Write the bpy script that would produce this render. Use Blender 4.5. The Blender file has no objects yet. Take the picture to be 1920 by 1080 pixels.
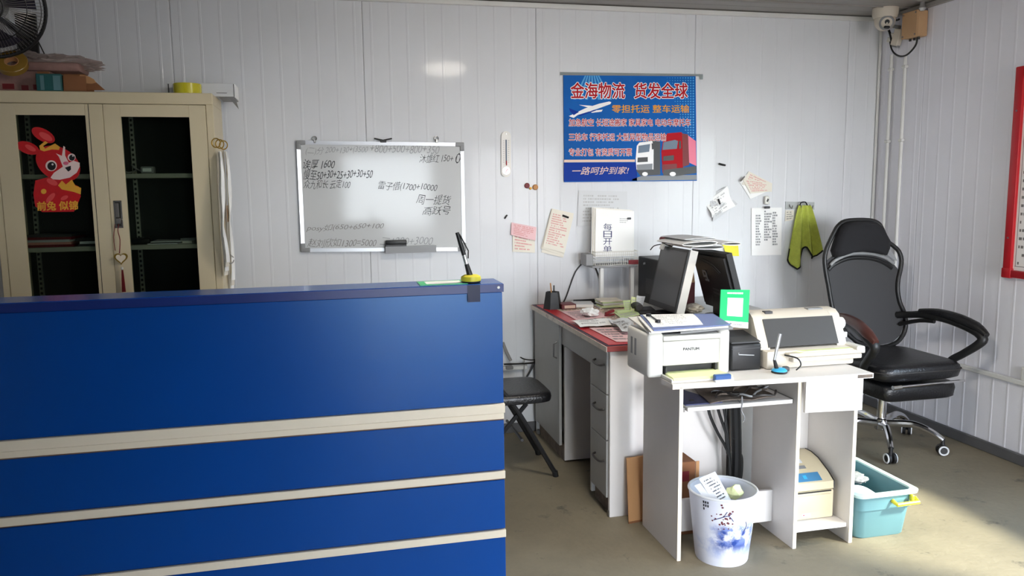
import bpy, bmesh, math, random
from math import pi, sin, cos, radians
from mathutils import Vector, Matrix, Euler
random.seed(7)
S = bpy.context.scene
COL = S.collection
# ------------------------------------------------------------------ camera
YAW, PITCH, ROLL, FPX = 0.22937777, 0.12746914, -0.01194628, 1482.92
_f = Vector((sin(YAW), cos(YAW), 0)); _r = Vector((cos(YAW), -sin(YAW), 0)); _u = Vector((0, 0, 1))
CF = _f * cos(PITCH) - _u * sin(PITCH); _u2 = _u * cos(PITCH) + _f * sin(PITCH)
CR = _r * cos(ROLL) + _u2 * sin(ROLL); CU = _u2 * cos(ROLL) - _r * sin(ROLL)
CP = Vector((0, 0, 1.5))
cam = bpy.data.cameras.new('camera'); cam.lens = 36 * FPX / 1920; cam.sensor_width = 36
cam.clip_start = 0.05; cam.clip_end = 200
co = bpy.data.objects.new('camera', cam); COL.objects.link(co)
co.matrix_world = Matrix(((CR.x, CU.x, -CF.x, CP.x), (CR.y, CU.y, -CF.y, CP.y), (CR.z, CU.z, -CF.z, CP.z), (0, 0, 0, 1)))
S.camera = co
# ------------------------------------------------------------------ world, sun, exposure
W = bpy.data.worlds.new('sky'); S.world = W; W.use_nodes = True
wn = W.node_tree; bg = wn.nodes['Background']
wt = wn.nodes.new('ShaderNodeTexCoord'); ws = wn.nodes.new('ShaderNodeSeparateXYZ'); wr_ = wn.nodes.new('ShaderNodeValToRGB')
wn.links.new(wt.outputs['Generated'], ws.inputs[0]); wn.links.new(ws.outputs[2], wr_.inputs[0]); wn.links.new(wr_.outputs[0], bg.inputs[0])
wr_.color_ramp.elements[0].color = (.97, .98, 1, 1); wr_.color_ramp.elements[1].color = (.32, .52, .95, 1)   # pale horizon to blue zenith
bg.inputs[1].default_value = 20.0
sun = bpy.data.lights.new('sun', 'SUN'); sun.energy = 9; sun.angle = radians(5); sun.color = (1, .9, .76)
so = bpy.data.objects.new('sun', sun); COL.objects.link(so)
so.rotation_euler = Vector((-.73, .8, -.9)).to_track_quat('-Z', 'Y').to_euler()
S.view_settings.view_transform = 'Standard'; S.view_settings.look = 'None'
S.view_settings.gamma = 1; S.view_settings.use_curve_mapping = False
S.view_settings.exposure = 0.82
RX, BY, CZ, LX, FY = 3.55, 4.6, 2.556, -2.0, -2.2      # right wall, back wall, ceiling, left wall, front wall
DOOR = (.16, 1.6, 2.1)                                # front doorway beside the camera: x0, x1, head height
BAY = (1.9, 3.42, 2.1)                                # second glazed bay of the front wall, right of it
WIN = (.9, 2.39, .92, 2.0)                            # window in the right wall beside the notice board: y0, y1, z0, z1
def portal(loc, rot, sx, sy):
    l = bpy.data.lights.new('daylight', 'AREA'); l.shape = 'RECTANGLE'; l.size = sx; l.size_y = sy
    l.cycles.is_portal = True
    o = bpy.data.objects.new('daylight', l); COL.objects.link(o); o.location = loc; o.rotation_euler = rot
for d in (DOOR, BAY):
    portal(((d[0] + d[1]) / 2, FY - .12, d[2] / 2), (radians(90), 0, 0), d[1] - d[0], d[2])
portal((RX + .12, (WIN[0] + WIN[1]) / 2, (WIN[2] + WIN[3]) / 2), (radians(90), 0, radians(90)), WIN[1] - WIN[0], WIN[3] - WIN[2])
# ------------------------------------------------------------------ pixel -> point on a known real plane
def ray(x, y): return CR * ((x - 960) / FPX) - CU * ((y - 540) / FPX) + CF
def on(x, y, ax, v):
    d = ray(x, y); return CP + d * ((v - CP[ax]) / d[ax])
def atx(x, y, v): return on(x, y, 0, v)
def aty(x, y, v): return on(x, y, 1, v)
def atz(x, y, v): return on(x, y, 2, v)
# ------------------------------------------------------------------ materials
def lin(c): return tuple(((v / 255) / 12.92 if v <= 10 else ((v / 255 + .055) / 1.055) ** 2.4) for v in c)
MATS = {}
def M(name, rgb, rough=.5, metal=0, var=0, scale=8, bump=0, bscale=60, spec=.5, coat=0, stain=None, stretch=None):
    if name in MATS: return MATS[name]
    m = bpy.data.materials.new(name); m.use_nodes = True; nt = m.node_tree; p = nt.nodes['Principled BSDF']
    c = lin(rgb) + (1,)
    p.inputs['Base Color'].default_value = c; p.inputs['Roughness'].default_value = rough
    p.inputs['Metallic'].default_value = metal; p.inputs['Specular IOR Level'].default_value = spec
    p.inputs['Coat Weight'].default_value = coat; p.inputs['Coat Roughness'].default_value = .07
    if var or bump or stain:
        tc = nt.nodes.new('ShaderNodeTexCoord'); mp = nt.nodes.new('ShaderNodeMapping')
        nt.links.new(tc.outputs['Object'], mp.inputs[0])
        if stretch: mp.inputs['Scale'].default_value = stretch
    if var or stain:
        n = nt.nodes.new('ShaderNodeTexNoise'); n.inputs['Scale'].default_value = scale; n.inputs['Detail'].default_value = 6
        n.inputs['Roughness'].default_value = .65
        nt.links.new(mp.outputs[0], n.inputs[0])
        r = nt.nodes.new('ShaderNodeValToRGB'); e = r.color_ramp.elements
        e[0].position = .3; e[1].position = .7
        e[0].color = tuple(max(0, v * (1 - var)) for v in c[:3]) + (1,); e[1].color = tuple(min(1, v * (1 + var)) for v in c[:3]) + (1,)
        nt.links.new(n.outputs[0], r.inputs[0]); out = r.outputs[0]
        if stain:                                     # (rgb, scale, threshold)
            n2 = nt.nodes.new('ShaderNodeTexNoise'); n2.inputs['Scale'].default_value = stain[1]; n2.inputs['Detail'].default_value = 8
            n2.inputs['Roughness'].default_value = .7
            nt.links.new(mp.outputs[0], n2.inputs[0])
            r2 = nt.nodes.new('ShaderNodeValToRGB'); r2.color_ramp.elements[0].position = stain[2]; r2.color_ramp.elements[1].position = stain[2] + .08
            nt.links.new(n2.outputs[0], r2.inputs[0])
            mx = nt.nodes.new('ShaderNodeMix'); mx.data_type = 'RGBA'
            nt.links.new(r2.outputs[0], mx.inputs[0]); nt.links.new(out, mx.inputs[6]); mx.inputs[7].default_value = lin(stain[0]) + (1,)
            out = mx.outputs[2]
        nt.links.new(out, p.inputs['Base Color'])
    if bump:
        nb = nt.nodes.new('ShaderNodeTexNoise'); nb.inputs['Scale'].default_value = bscale; nb.inputs['Detail'].default_value = 4
        nt.links.new(mp.outputs[0], nb.inputs[0])
        b = nt.nodes.new('ShaderNodeBump'); b.inputs['Strength'].default_value = bump; b.inputs['Distance'].default_value = .01
        nt.links.new(nb.outputs[0], b.inputs['Height']); nt.links.new(b.outputs[0], p.inputs['Normal'])
    MATS[name] = m; return m
def glassy(name, tint, amount, rough=.03, fac_gloss=.06):
    m = bpy.data.materials.new(name); m.use_nodes = True; nt = m.node_tree; nt.nodes.clear()
    o = nt.nodes.new('ShaderNodeOutputMaterial'); t = nt.nodes.new('ShaderNodeBsdfTransparent'); t.inputs[0].default_value = lin(tint) + (1,)
    d = nt.nodes.new('ShaderNodeBsdfPrincipled'); d.inputs['Base Color'].default_value = lin((6, 8, 8) if 'glass' in name or 'pane' in name else tint) + (1,); d.inputs['Roughness'].default_value = rough
    x = nt.nodes.new('ShaderNodeMixShader'); x.inputs[0].default_value = amount
    nt.links.new(t.outputs[0], x.inputs[1]); nt.links.new(d.outputs[0], x.inputs[2]); nt.links.new(x.outputs[0], o.inputs[0])
    MATS[name] = m; return m
# ------------------------------------------------------------------ mesh builder
class MB:
    def __init__(s): s.bm = bmesh.new()
    def _bev(s, vs, bev, seg):
        es = list({e for v in vs for e in v.link_edges})
        bmesh.ops.bevel(s.bm, geom=es, offset=bev, segments=seg, profile=.5, affect='EDGES', clamp_overlap=True)
    def box(s, a, b, bev=0, seg=1):
        a, b = Vector(a), Vector(b); c = (a + b) / 2; d = b - a
        return s.rbox(c, d, None, bev, seg)
    def rbox(s, c, d, rot=None, bev=0, seg=1):
        g = bmesh.ops.create_cube(s.bm, size=1)['verts']
        Mx = Matrix.Translation(Vector(c)) @ (rot.to_matrix().to_4x4() if isinstance(rot, Euler) else (rot.to_4x4() if rot else Matrix()))
        for v in g:
            v.co = Mx @ Vector((v.co.x * d[0], v.co.y * d[1], v.co.z * d[2]))
        if bev: s._bev(g, bev, seg)
        return s
    def ring(s, c, u, v, r, n): return [s.bm.verts.new(c + u * (r * cos(2 * pi * i / n)) + v * (r * sin(2 * pi * i / n))) for i in range(n)]
    def bridge(s, A, B, close=True):
        n = len(A)
        for i in range(n if close else n - 1):
            j = (i + 1) % n
            try: s.bm.faces.new((A[i], A[j], B[j], B[i]))
            except ValueError: pass
    def tube(s, pts, r, n=6, closed=False, smooth=0, caps=True):
        pts = [Vector(p) for p in pts]; rr = r if isinstance(r, (list, tuple)) else [r] * len(pts)
        if smooth:
            q = []; qr = []; m = len(pts)
            for i in range(m if closed else m - 1):
                p0, p1, p2, p3 = [pts[k % m] if closed else pts[min(max(k, 0), m - 1)] for k in (i - 1, i, i + 1, i + 2)]
                for t in range(smooth):
                    t /= smooth
                    q.append(.5 * ((2 * p1) + (p2 - p0) * t + (2 * p0 - 5 * p1 + 4 * p2 - p3) * t * t + (3 * p1 - p0 - 3 * p2 + p3) * t ** 3))
                    qr.append(rr[i] * (1 - t) + rr[(i + 1) % m] * t)
            if not closed: q.append(pts[-1]); qr.append(rr[-1])
            pts, rr = q, qr
        rings = []; up = None; m = len(pts)
        for i, p in enumerate(pts):
            d = (pts[(i + 1) % m] - pts[i - 1]) if closed else (pts[min(i + 1, m - 1)] - pts[max(i - 1, 0)])
            d.normalize()
            if up is None:
                up = d.orthogonal().normalized()
            up = (up - d * up.dot(d)).normalized()
            rings.append(s.ring(p, up, d.cross(up), rr[i], n))
        for a, b in zip(rings, rings[1:]): s.bridge(a, b)
        if closed: s.bridge(rings[-1], rings[0])
        elif caps:
            for q in (rings[0], rings[-1]): s.bm.faces.new(q)
        return s
    def cyl(s, p0, p1, r0, r1=None, n=16, bev=0):
        p0, p1 = Vector(p0), Vector(p1); r1 = r0 if r1 is None else r1
        d = (p1 - p0).normalized(); u = d.orthogonal().normalized(); v = d.cross(u)
        if bev:
            rs = [(p0, r0 - bev), (p0 + d * bev, r0), (p1 - d * bev, r1), (p1, r1 - bev)]
        else: rs = [(p0, r0), (p1, r1)]
        R = [s.ring(c, u, v, r, n) for c, r in rs]
        for a, b in zip(R, R[1:]): s.bridge(a, b)
        s.bm.faces.new(R[0]); s.bm.faces.new(R[-1]); return s
    def lathe(s, prof, o, n=24, axis=(0, 0, 1), capb=True, capt=True):
        o = Vector(o); d = Vector(axis).normalized(); u = d.orthogonal().normalized(); v = d.cross(u)
        R = [s.ring(o + d * z, u, v, max(r, 1e-4), n) for r, z in prof]
        for a, b in zip(R, R[1:]): s.bridge(a, b)
        if capb: s.bm.faces.new(R[0])
        if capt: s.bm.faces.new(R[-1])
        return s
    def torus(s, c, R, r, axis=(0, 0, 1), n=24, m=6):
        c = Vector(c); d = Vector(axis).normalized(); u = d.orthogonal().normalized(); v = d.cross(u)
        return s.tube([c + u * (R * cos(2 * pi * i / n)) + v * (R * sin(2 * pi * i / n)) for i in range(n)], r, m, closed=True)
    def prism(s, pts, off):                             # polygon of world points extruded by the vector off
        off = Vector(off); A = [s.bm.verts.new(Vector(p)) for p in pts]; B = [s.bm.verts.new(Vector(p) + off) for p in pts]
        s.bridge(A, B); s.bm.faces.new(A); s.bm.faces.new(B); return s
    def poly(s, pts): s.bm.faces.new([s.bm.verts.new(Vector(p)) for p in pts]); return s
    def grid(s, fn, nu, nv, th=None):                   # fn(u,v) -> point; th: thickness vector
        def layer(o): return [[s.bm.verts.new(Vector(fn(i / nu, j / nv)) + o) for j in range(nv + 1)] for i in range(nu + 1)]
        def faces(L):
            for i in range(nu):
                for j in range(nv): s.bm.faces.new((L[i][j], L[i + 1][j], L[i + 1][j + 1], L[i][j + 1]))
        A = layer(Vector((0, 0, 0))); faces(A)
        if th is not None:
            B = layer(Vector(th)); faces(B)
            rim = lambda L: [L[i][0] for i in range(nu)] + [L[nu][j] for j in range(nv)] + [L[i][nv] for i in range(nu, 0, -1)] + [L[0][j] for j in range(nv, 0, -1)]
            s.bridge(rim(A), rim(B))
        return s
WM = {}
def obj(name, mb, mat, parent=None, local=False, smooth=35, label=None):
    me = bpy.data.meshes.new(name)
    if isinstance(mb, MB):
        bmesh.ops.recalc_face_normals(mb.bm, faces=mb.bm.faces[:])
        if smooth:
            for f in mb.bm.faces: f.smooth = True
        mb.bm.to_mesh(me); mb.bm.free()
        if smooth: me.set_sharp_from_angle(angle=radians(smooth))
    else: me = mb; me.name = name
    if parent is not None and not local: me.transform(WM[parent.name].inverted())
    me.materials.append(mat if not isinstance(mat, str) else MATS[mat])
    o = bpy.data.objects.new(name, me); COL.objects.link(o)
    if parent is not None: o.parent = parent; WM[o.name] = WM[parent.name]
    else: WM[o.name] = Matrix()
    if label: o['label'] = label
    return o
def thing(name, label, cat, loc=(0, 0, 0), rotz=0, group=None):
    o = bpy.data.objects.new(name, None); COL.objects.link(o); o.empty_display_size = .05
    o.location = loc; o.rotation_euler = (0, 0, rotz); o['label'] = label; o['category'] = cat
    if group: o['group'] = group
    WM[o.name] = Matrix.Translation(Vector(loc)) @ Matrix.Rotation(rotz, 4, 'Z'); return o
def rebase(o, loc):                                     # give a world-built single mesh its own origin
    loc = Vector(loc); o.data.transform(Matrix.Translation(-loc)); o.location = loc
    WM[o.name] = Matrix.Translation(loc); return o
def solo(name, mb, mat, label, cat, group=None, smooth=35):
    o = obj(name, mb, mat, smooth=smooth)
    b = [Vector(v.co) for v in o.data.vertices]
    rebase(o, (sum(v.x for v in b) / len(b), sum(v.y for v in b) / len(b), min(v.z for v in b)))
    o['label'] = label; o['category'] = cat
    if group: o['group'] = group
    return o
def struct(name, mb, mat, parent=None, smooth=None):
    o = obj(name, mb, mat, parent, smooth=smooth)
    if parent is None: o['kind'] = 'structure'
    return o
# ------------------------------------------------------------------ printing and lettering
def lerp2(c, u, v):                                     # c = TL, TR, BR, BL ; u right, v up
    return (c[3] * (1 - u) + c[2] * u) * (1 - v) + (c[0] * (1 - u) + c[1] * u) * v
def text_mesh(body, offset=0, shear=0, space=1):
    cu = bpy.data.curves.new('txt', 'FONT'); cu.body = body; cu.resolution_u = 2; cu.offset = offset; cu.shear = shear
    cu.space_character = space; cu.dimensions = '2D'; cu.fill_mode = 'FRONT'
    t = bpy.data.objects.new('txt', cu); COL.objects.link(t)
    dg = bpy.context.evaluated_depsgraph_get(); me = bpy.data.meshes.new_from_object(t.evaluated_get(dg))
    bpy.data.objects.remove(t); bpy.data.curves.remove(cu); return me
def bbox2(me):
    xs = [v.co.x for v in me.vertices]; ys = [v.co.y for v in me.vertices]; return min(xs), max(xs), min(ys), max(ys)
def thicken(me, r, n):                                  # heavier strokes: n copies of the glyphs on a small circle
    vs = [v.co.copy() for v in me.vertices]; fs = [tuple(f.vertices) for f in me.polygons]; V, F = [], []
    for i in range(n):
        d = Vector((r * cos(2 * pi * i / n), r * sin(2 * pi * i / n), .05 * i)); k = len(V)
        V += [v + d for v in vs]; F += [tuple(j + k for j in f) for f in fs]
    m = bpy.data.meshes.new('txt'); m.from_pydata(V, [], F); m.update(); bpy.data.meshes.remove(me); return m
def fit_text(name, body, mat, parent, c, off, weight=0, outline=None, shear=0, space=1, jit=0):
    c = [Vector(p) for p in c]; off = Vector(off)
    me = text_mesh(body, min(weight, 0), shear, space)
    if not len(me.vertices): return
    bb = bbox2(me)
    def mapm(m, k):
        for v in m.vertices:
            u = (v.co.x - bb[0]) / (bb[1] - bb[0]); w = (v.co.y - bb[2]) / (bb[3] - bb[2])
            w += jit * sin(u * 17.3 + 1) * .5
            v.co = lerp2(c, u, w) + off * (k + v.co.z)
    if weight > 0: me = thicken(me, weight, 6)
    mapm(me, 2)
    if outline:
        mo = thicken(text_mesh(body, 0, shear, space), weight + outline[1], 10); mapm(mo, 1)
        obj('lettering_outline', mo, outline[0], parent)
    return obj(name, me, mat, parent)
def quadpx(x0, y0, x1, y1, Y): return [aty(x0, y0, Y), aty(x1, y0, Y), aty(x1, y1, Y), aty(x0, y1, Y)]
def ellipse(cx, cy, rx, ry, a=0, n=20):
    ca, sa = cos(radians(a)), sin(radians(a))
    return [(cx + rx * cos(2 * pi * i / n) * ca - ry * sin(2 * pi * i / n) * sa, cy + rx * cos(2 * pi * i / n) * sa + ry * sin(2 * pi * i / n) * ca) for i in range(n)]
class Sheet:
    """a paper sheet over four world corners (TL,TR,BR,BL), bulging along n"""
    def __init__(s, c, n, bulge=None): s.c = [Vector(p) for p in c]; s.n = Vector(n).normalized(); s.b = bulge or (lambda u, v: 0)
    def p(s, u, v, o=0): return lerp2(s.c, u, v) + s.n * (s.b(u, v) + o)
    def mb(s, nu=6, nv=6, th=.0008, m=None): m = m or MB(); return m.grid(lambda u, v: s.p(u, v), nu, nv, s.n * -th)
    def marks(s, rows, u0=.1, u1=.9, v0=.1, v1=.9, h=.5, dash=(.01, .05), gap=.012, fill=1, m=None, o=.0006):
        m = m or MB()
        for i in range(rows):
            v = v1 - (v1 - v0) * (i + .5) / rows; hh = (v1 - v0) / rows * h / 2; u = u0
            end = u0 + (u1 - u0) * random.uniform(.55, 1) * fill
            while u < end:
                w = random.uniform(*dash)
                if random.random() < .85: m.poly([s.p(u, v - hh, o), s.p(u + w, v - hh, o), s.p(u + w, v + hh, o), s.p(u, v + hh, o)])
                u += w + gap
        return m
# ------------------------------------------------------------------ materials in use
M('wall_paint', (222, 224, 227), .42, var=.02, scale=3, spec=.05, coat=.1); M('wall_paint_lit', (238, 238, 246), .42, var=.02, scale=3, spec=.05, coat=.15); M('front_paint', (96, 94, 92), .6)  # right wall: same paint in a lighter copy, in place of missing light
M('core', (150, 150, 150), .8)
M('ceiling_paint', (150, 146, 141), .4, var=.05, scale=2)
M('trim_white', (225, 225, 222), .35)
M('skirting', (92, 92, 94), .6, var=.1)
M('concrete', (128, 119, 99), .68, var=.16, scale=2.2, bump=.25, bscale=40, stain=((92, 86, 74), 5.5, .6))
M('forecourt', (100, 80, 56), .9, var=.08); M('yard', (92, 80, 64), .9, var=.1)
M('blue_laminate', (0, 68, 152), .26, var=.03, scale=3, spec=.8, coat=.12)
MATS['blue_laminate'].node_tree.nodes['Principled BSDF'].inputs['Specular Tint'].default_value = (.45, .74, 1, 1)
M('blue_edge', (22, 46, 116), .3, var=.05)
M('cream_strip', (244, 230, 206), .35, var=.02)
M('brown_gap', (120, 92, 70), .7)
M('beige_steel', (220, 206, 172), .4, var=.03, scale=2)
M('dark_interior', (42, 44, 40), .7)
M('shelf_steel', (176, 174, 160), .5)
M('black_plastic', (24, 24, 25), .45, bump=.05)
M('black_gloss', (14, 14, 16), .15)
M('dark_grey', (62, 62, 64), .5)
M('grey_plastic', (140, 141, 142), .45)
M('white_plastic', (228, 226, 219), .4)
M('ivory_plastic', (214, 205, 190), .42)
M('beige_plastic', (210, 197, 164), .45)
M('aluminium', (205, 206, 208), .3, metal=.8)
M('chrome', (215, 215, 218), .12, metal=1)
M('steel', (150, 148, 145), .35, metal=.9)
M('gold', (196, 160, 70), .3, metal=.8)
M('board_white', (204, 206, 206), .09, spec=.24)
M('ink_black', (32, 34, 40), .6); M('ink_faint', (150, 152, 154), .6); M('ink_blue', (60, 66, 110), .6); M('ink_grey', (128, 126, 124), .6)
M('ink_red', (218, 148, 146), .6); M('fan_blade', (40, 34, 50), .4); M('ink_pale', (190, 190, 190), .6)
M('paper', (248, 248, 246), .75); M('paper_aged', (232, 226, 212), .75); M('paper_pink', (236, 196, 198), .75)
M('paper_yellow', (238, 238, 150), .75); M('paper_lime', (232, 240, 182), .75); M('paper_green', (206, 222, 168), .75); M('paper_grey', (214, 216, 218), .75)
M('sticky_yellow', (236, 226, 60), .6)
M('red_plastic', (190, 24, 36), .35); M('dark_red', (120, 20, 28), .5); M('maroon', (110, 52, 56), .6)
M('poster_blue', (0, 94, 176), .6, var=.25, scale=1.4, spec=.2); M('poster_deep', (0, 52, 150), .6, spec=.2); M('white_print', (245, 245, 245), .4)
M('red_print', (178, 10, 28), .6, spec=.2); M('gold_print', (232, 160, 20), .6, spec=.2); M('pink_print', (232, 110, 140), .4); M('sky_print', (60, 160, 220), .4)
M('black_print', (22, 22, 26), .4); M('grey_print', (120, 124, 130), .4); M('glass_print', (90, 110, 130), .4); M('tan_print', (220, 190, 170), .4)
M('towel', (196, 206, 92), .95, var=.12, scale=30, bump=.6, bscale=220); M('black_cloth', (26, 26, 28), .9)
M('desk_grey', (196, 196, 194), .5, var=.05, scale=6, stain=((120, 112, 104), 4, .72))
M('desk_front', (166, 165, 161), .5, var=.05, scale=5, stain=((96, 88, 82), 5, .74))
M('desk_pale', (226, 221, 216), .5, var=.03, scale=4, stain=((176, 168, 160), 6, .7))
M('worn_edge', (216, 206, 194), .6, var=.1, scale=20, stain=((120, 84, 64), 14, .58))
M('desk_red', (158, 72, 70), .5, var=.1); M('rubber_mat', (64, 46, 62), .6)
M('cardboard', (196, 146, 98), .8, var=.06, scale=4); M('cardboard_dark', (140, 92, 58), .85, var=.1, scale=5); M('box_print', (150, 116, 108), .8, var=.2, scale=18)
M('tan_box', (196, 158, 118), .6, var=.05)
M('mesh_dark', (40, 40, 42), .8); M('black_leather', (22, 22, 24), .32, bump=.25, bscale=90); M('black_fabric', (24, 24, 28), .9, bump=.3, bscale=300)
M('brown_leather', (78, 44, 38), .35, var=.2, scale=14); M('worn_black', (46, 42, 40), .45, var=.25, scale=10)
M('teal_plastic', (94, 134, 140), .4, var=.03); M('teal_rim', (196, 220, 214), .4); M('yellow_plastic', (226, 214, 60), .4)
M('blue_plastic', (46, 88, 150), .4); M('light_blue', (60, 170, 220), .3); M('blue_label', (70, 130, 170), .4)
M('green_sign', (0, 200, 110), .3); M('teal_box', (30, 90, 90), .5, var=.15, scale=12); M('yellow_tape', (206, 196, 40), .2, coat=.5); M('brown_tape', (150, 116, 50), .25, coat=.4)
M('clipboard_blue', (112, 126, 170), .45); M('bin_white', (226, 228, 238), .3)
M('rust_dirt', (112, 100, 90), .85, var=.35, scale=25); M('blue_mat', (62, 66, 104), .6)
M('red_sticker', (206, 22, 32), .35, var=.08, scale=30); M('red_light', (236, 84, 84), .35); M('gold_sticker', (240, 176, 60), .35); M('cream_sticker', (250, 226, 220), .35)
M('screen', (58, 58, 60), .3); M('monitor_white', (222, 219, 210), .45, var=.02)
M('pink_plastic', (222, 150, 140), .4); M('hook_clear', (186, 190, 190), .2); M('cable_black', (18, 18, 18), .5); M('cable_grey', (150, 148, 146), .5); M('tape_clear', (190, 188, 180), .25)
glassy('cabinet_glass', (226, 232, 226), .1, .03); glassy('clear_pane', (245, 250, 248), .06, .02); glassy('door_glass', (236, 240, 242), .1, .03); glassy('smoke_cover', (120, 120, 120), .45, .12); glassy('plastic_wrap', (224, 212, 208), .38, .15)
glassy('mesh_fabric', (84, 84, 86), .62, .85); glassy('clear_tape', (210, 216, 216), .3, .1); glassy('dark_tape', (20, 40, 90), .6, .2)
# ------------------------------------------------------------------ the room
struct('floor', MB().box((LX, FY - .1, -.1), (RX + .1, BY + .1, 0)), 'concrete')
struct('ground', MB().box((-20, -24, -.16), (24, FY - .1, -.06)), 'forecourt'); struct('ground', MB().box((RX + .1, FY - .1, -.16), (24, 16, -.06)), 'yard')
struct('trim_5', MB().box((-.9, FY - 2.6, 2.3), (1.75, FY - .1, 2.36)), 'ceiling_paint')          # unseen slab over the doorway, added to block direct sun
struct('sky_blocker', MB().box((7, -4, -.1), (7.2, 9, 2.6)), 'yard')  # added out of view to block low sky light through the window
struct('light_blocker_right', MB().box((1.64, FY, 0), (1.7, -.1, CZ)), 'front_paint'); struct('light_blocker_left', MB().box((.08, FY, 0), (.14, -.2, CZ)), 'front_paint')  # two unseen walls added to keep daylight off the left side
cl = struct('ceiling', MB().box((LX - .1, FY - .1, CZ + .012), (RX + .1, BY + .1, CZ + .1)), 'core')
wb = struct('wall_back', MB().box((LX - .1, BY + .012, 0), (RX + .1, BY + .1, CZ)), 'core')
wr = struct('wall_right', MB().box((RX + .012, FY, 0), (RX + .1, WIN[0], CZ)).box((RX + .012, WIN[1], 0), (RX + .1, BY + .012, CZ)).box((RX + .012, WIN[0], 0), (RX + .1, WIN[1], WIN[2])).box((RX + .012, WIN[0], WIN[3]), (RX + .1, WIN[1], CZ)), 'core')
w1 = struct('window_1', MB().box((RX + .0, WIN[0], WIN[2]), (RX + .09, WIN[0] + .04, WIN[3])).box((RX, WIN[1] - .04, WIN[2]), (RX + .09, WIN[1], WIN[3])).box((RX, WIN[0] + .04, WIN[2]), (RX + .09, WIN[1] - .04, WIN[2] + .04)).box((RX, WIN[0] + .04, WIN[3] - .04), (RX + .09, WIN[1] - .04, WIN[3])), 'aluminium')
obj('pane', MB().box((RX + .04, WIN[0] + .04, WIN[2] + .04), (RX + .045, WIN[1] - .04, WIN[3] - .04)), 'clear_pane', w1)
d1 = struct('door_1', MB().box((DOOR[0] + .05, FY - .08, 0), (DOOR[0] + .11, FY - .04, DOOR[2] - .05)).box((DOOR[1] - .11, FY - .08, 0), (DOOR[1] - .05, FY - .04, DOOR[2] - .05)).box((DOOR[0] + .11, FY - .08, 0), (DOOR[1] - .11, FY - .04, .1)).box((DOOR[0] + .11, FY - .08, DOOR[2] - .12), (DOOR[1] - .11, FY - .04, DOOR[2] - .05)), 'aluminium')
obj('pane', MB().box((DOOR[0] + .11, FY - .064, .1), (DOOR[1] - .11, FY - .056, DOOR[2] - .12)), 'door_glass', d1)
struct('wall_left', MB().box((LX - .1, FY, 0), (LX, BY + .012, CZ)), 'wall_paint')
m = MB()
for x0, x1 in ((LX, DOOR[0]), (DOOR[1], BAY[0]), (BAY[1], RX + .1)): m.box((x0, FY - .1, 0), (x1, FY, CZ))
for d in (DOOR, BAY): m.box((d[0], FY - .1, d[2]), (d[1], FY, CZ))
struct('wall_front', m, 'front_paint')
def ribbed(a, b, pitch=.1003, h=.0011):                 # cross-section of one profiled steel panel, from a to b: list of (s, height)
    pr = [(a + .001, -.008), (a + .001, -.002), (a + .006, 0)]; s = a + pitch * .5
    while s < b - .03:
        pr += [(s - .010, 0), (s - .006, h), (s + .003, h), (s + .0055, 0)]; s += pitch
    return pr + [(b - .006, 0), (b - .001, -.002), (b - .001, -.008)]
def panel(parent, a, b, fn, d0, d1):                    # fn(s, height, t) -> point
    m = MB(); A = [m.bm.verts.new(fn(s, h, d0)) for s, h in ribbed(a, b)]; B = [m.bm.verts.new(fn(s, h, d1)) for s, h in ribbed(a, b)]
    m.bridge(A, B, False); return obj('wall_panel', m, 'wall_paint_lit' if parent is wr else 'wall_paint', parent, smooth=None)
x = -1.765
for e in (-.755, .24, 1.235, 2.245, 3.316, RX):
    panel(wb, x, e, lambda s, h, t: Vector((s, BY - h, t)), 0, CZ); x = e
panel(wb, LX, -1.765, lambda s, h, t: Vector((s, BY - h, t)), 0, CZ)
y = BY
for e in (4.2, 3.2, WIN[1], WIN[0], .2, FY):
    for z0, z1 in (((0, WIN[2]), (WIN[3], CZ)) if e == WIN[0] else ((0, CZ),)): panel(wr, e, y, lambda s, h, t: Vector((RX - h, s, t)), z0, z1)
    y = e
y = FY
while y < BY - .01:
    e = min(y + .93, BY); p = panel(cl, y, e, lambda s, h, t: Vector((t, s, CZ + h)), LX, RX)
    p.name = 'ceiling_panel'; p.data.materials.clear(); p.data.materials.append(MATS['ceiling_paint']); y = e
# cornice: white angle strip on the back wall, grey one on the right
struct('trim_1', MB().box((LX, BY - .022, CZ - .032), (RX - .004, BY - .004, CZ - .004), .003), 'trim_white')
struct('trim_2', MB().box((RX - .03, FY, CZ - .03), (RX - .004, BY - .024, CZ - .004), .003), 'ceiling_paint')
struct('trim_3', MB().box((RX - .02, BY - .02, .07), (RX - .004, BY - .004, CZ - .035), .004), 'trim_white')
struct('baseboard_back', MB().box((LX, BY - .018, 0), (RX - .03, BY - .004, .06), .003), 'skirting')
struct('baseboard_right', MB().box((RX - .022, FY, 0), (RX - .004, BY - .02, .06), .004), 'skirting')
for k, d in enumerate((DOOR, BAY)):
    struct('trim_%d' % (6 + k), MB().box((d[0], FY - .11, 0), (d[0] + .05, FY + .01, d[2])).box((d[1] - .05, FY - .11, 0), (d[1], FY + .01, d[2])).box((d[0] + .05, FY - .11, d[2] - .05), (d[1] - .05, FY + .01, d[2])), 'aluminium')
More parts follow.
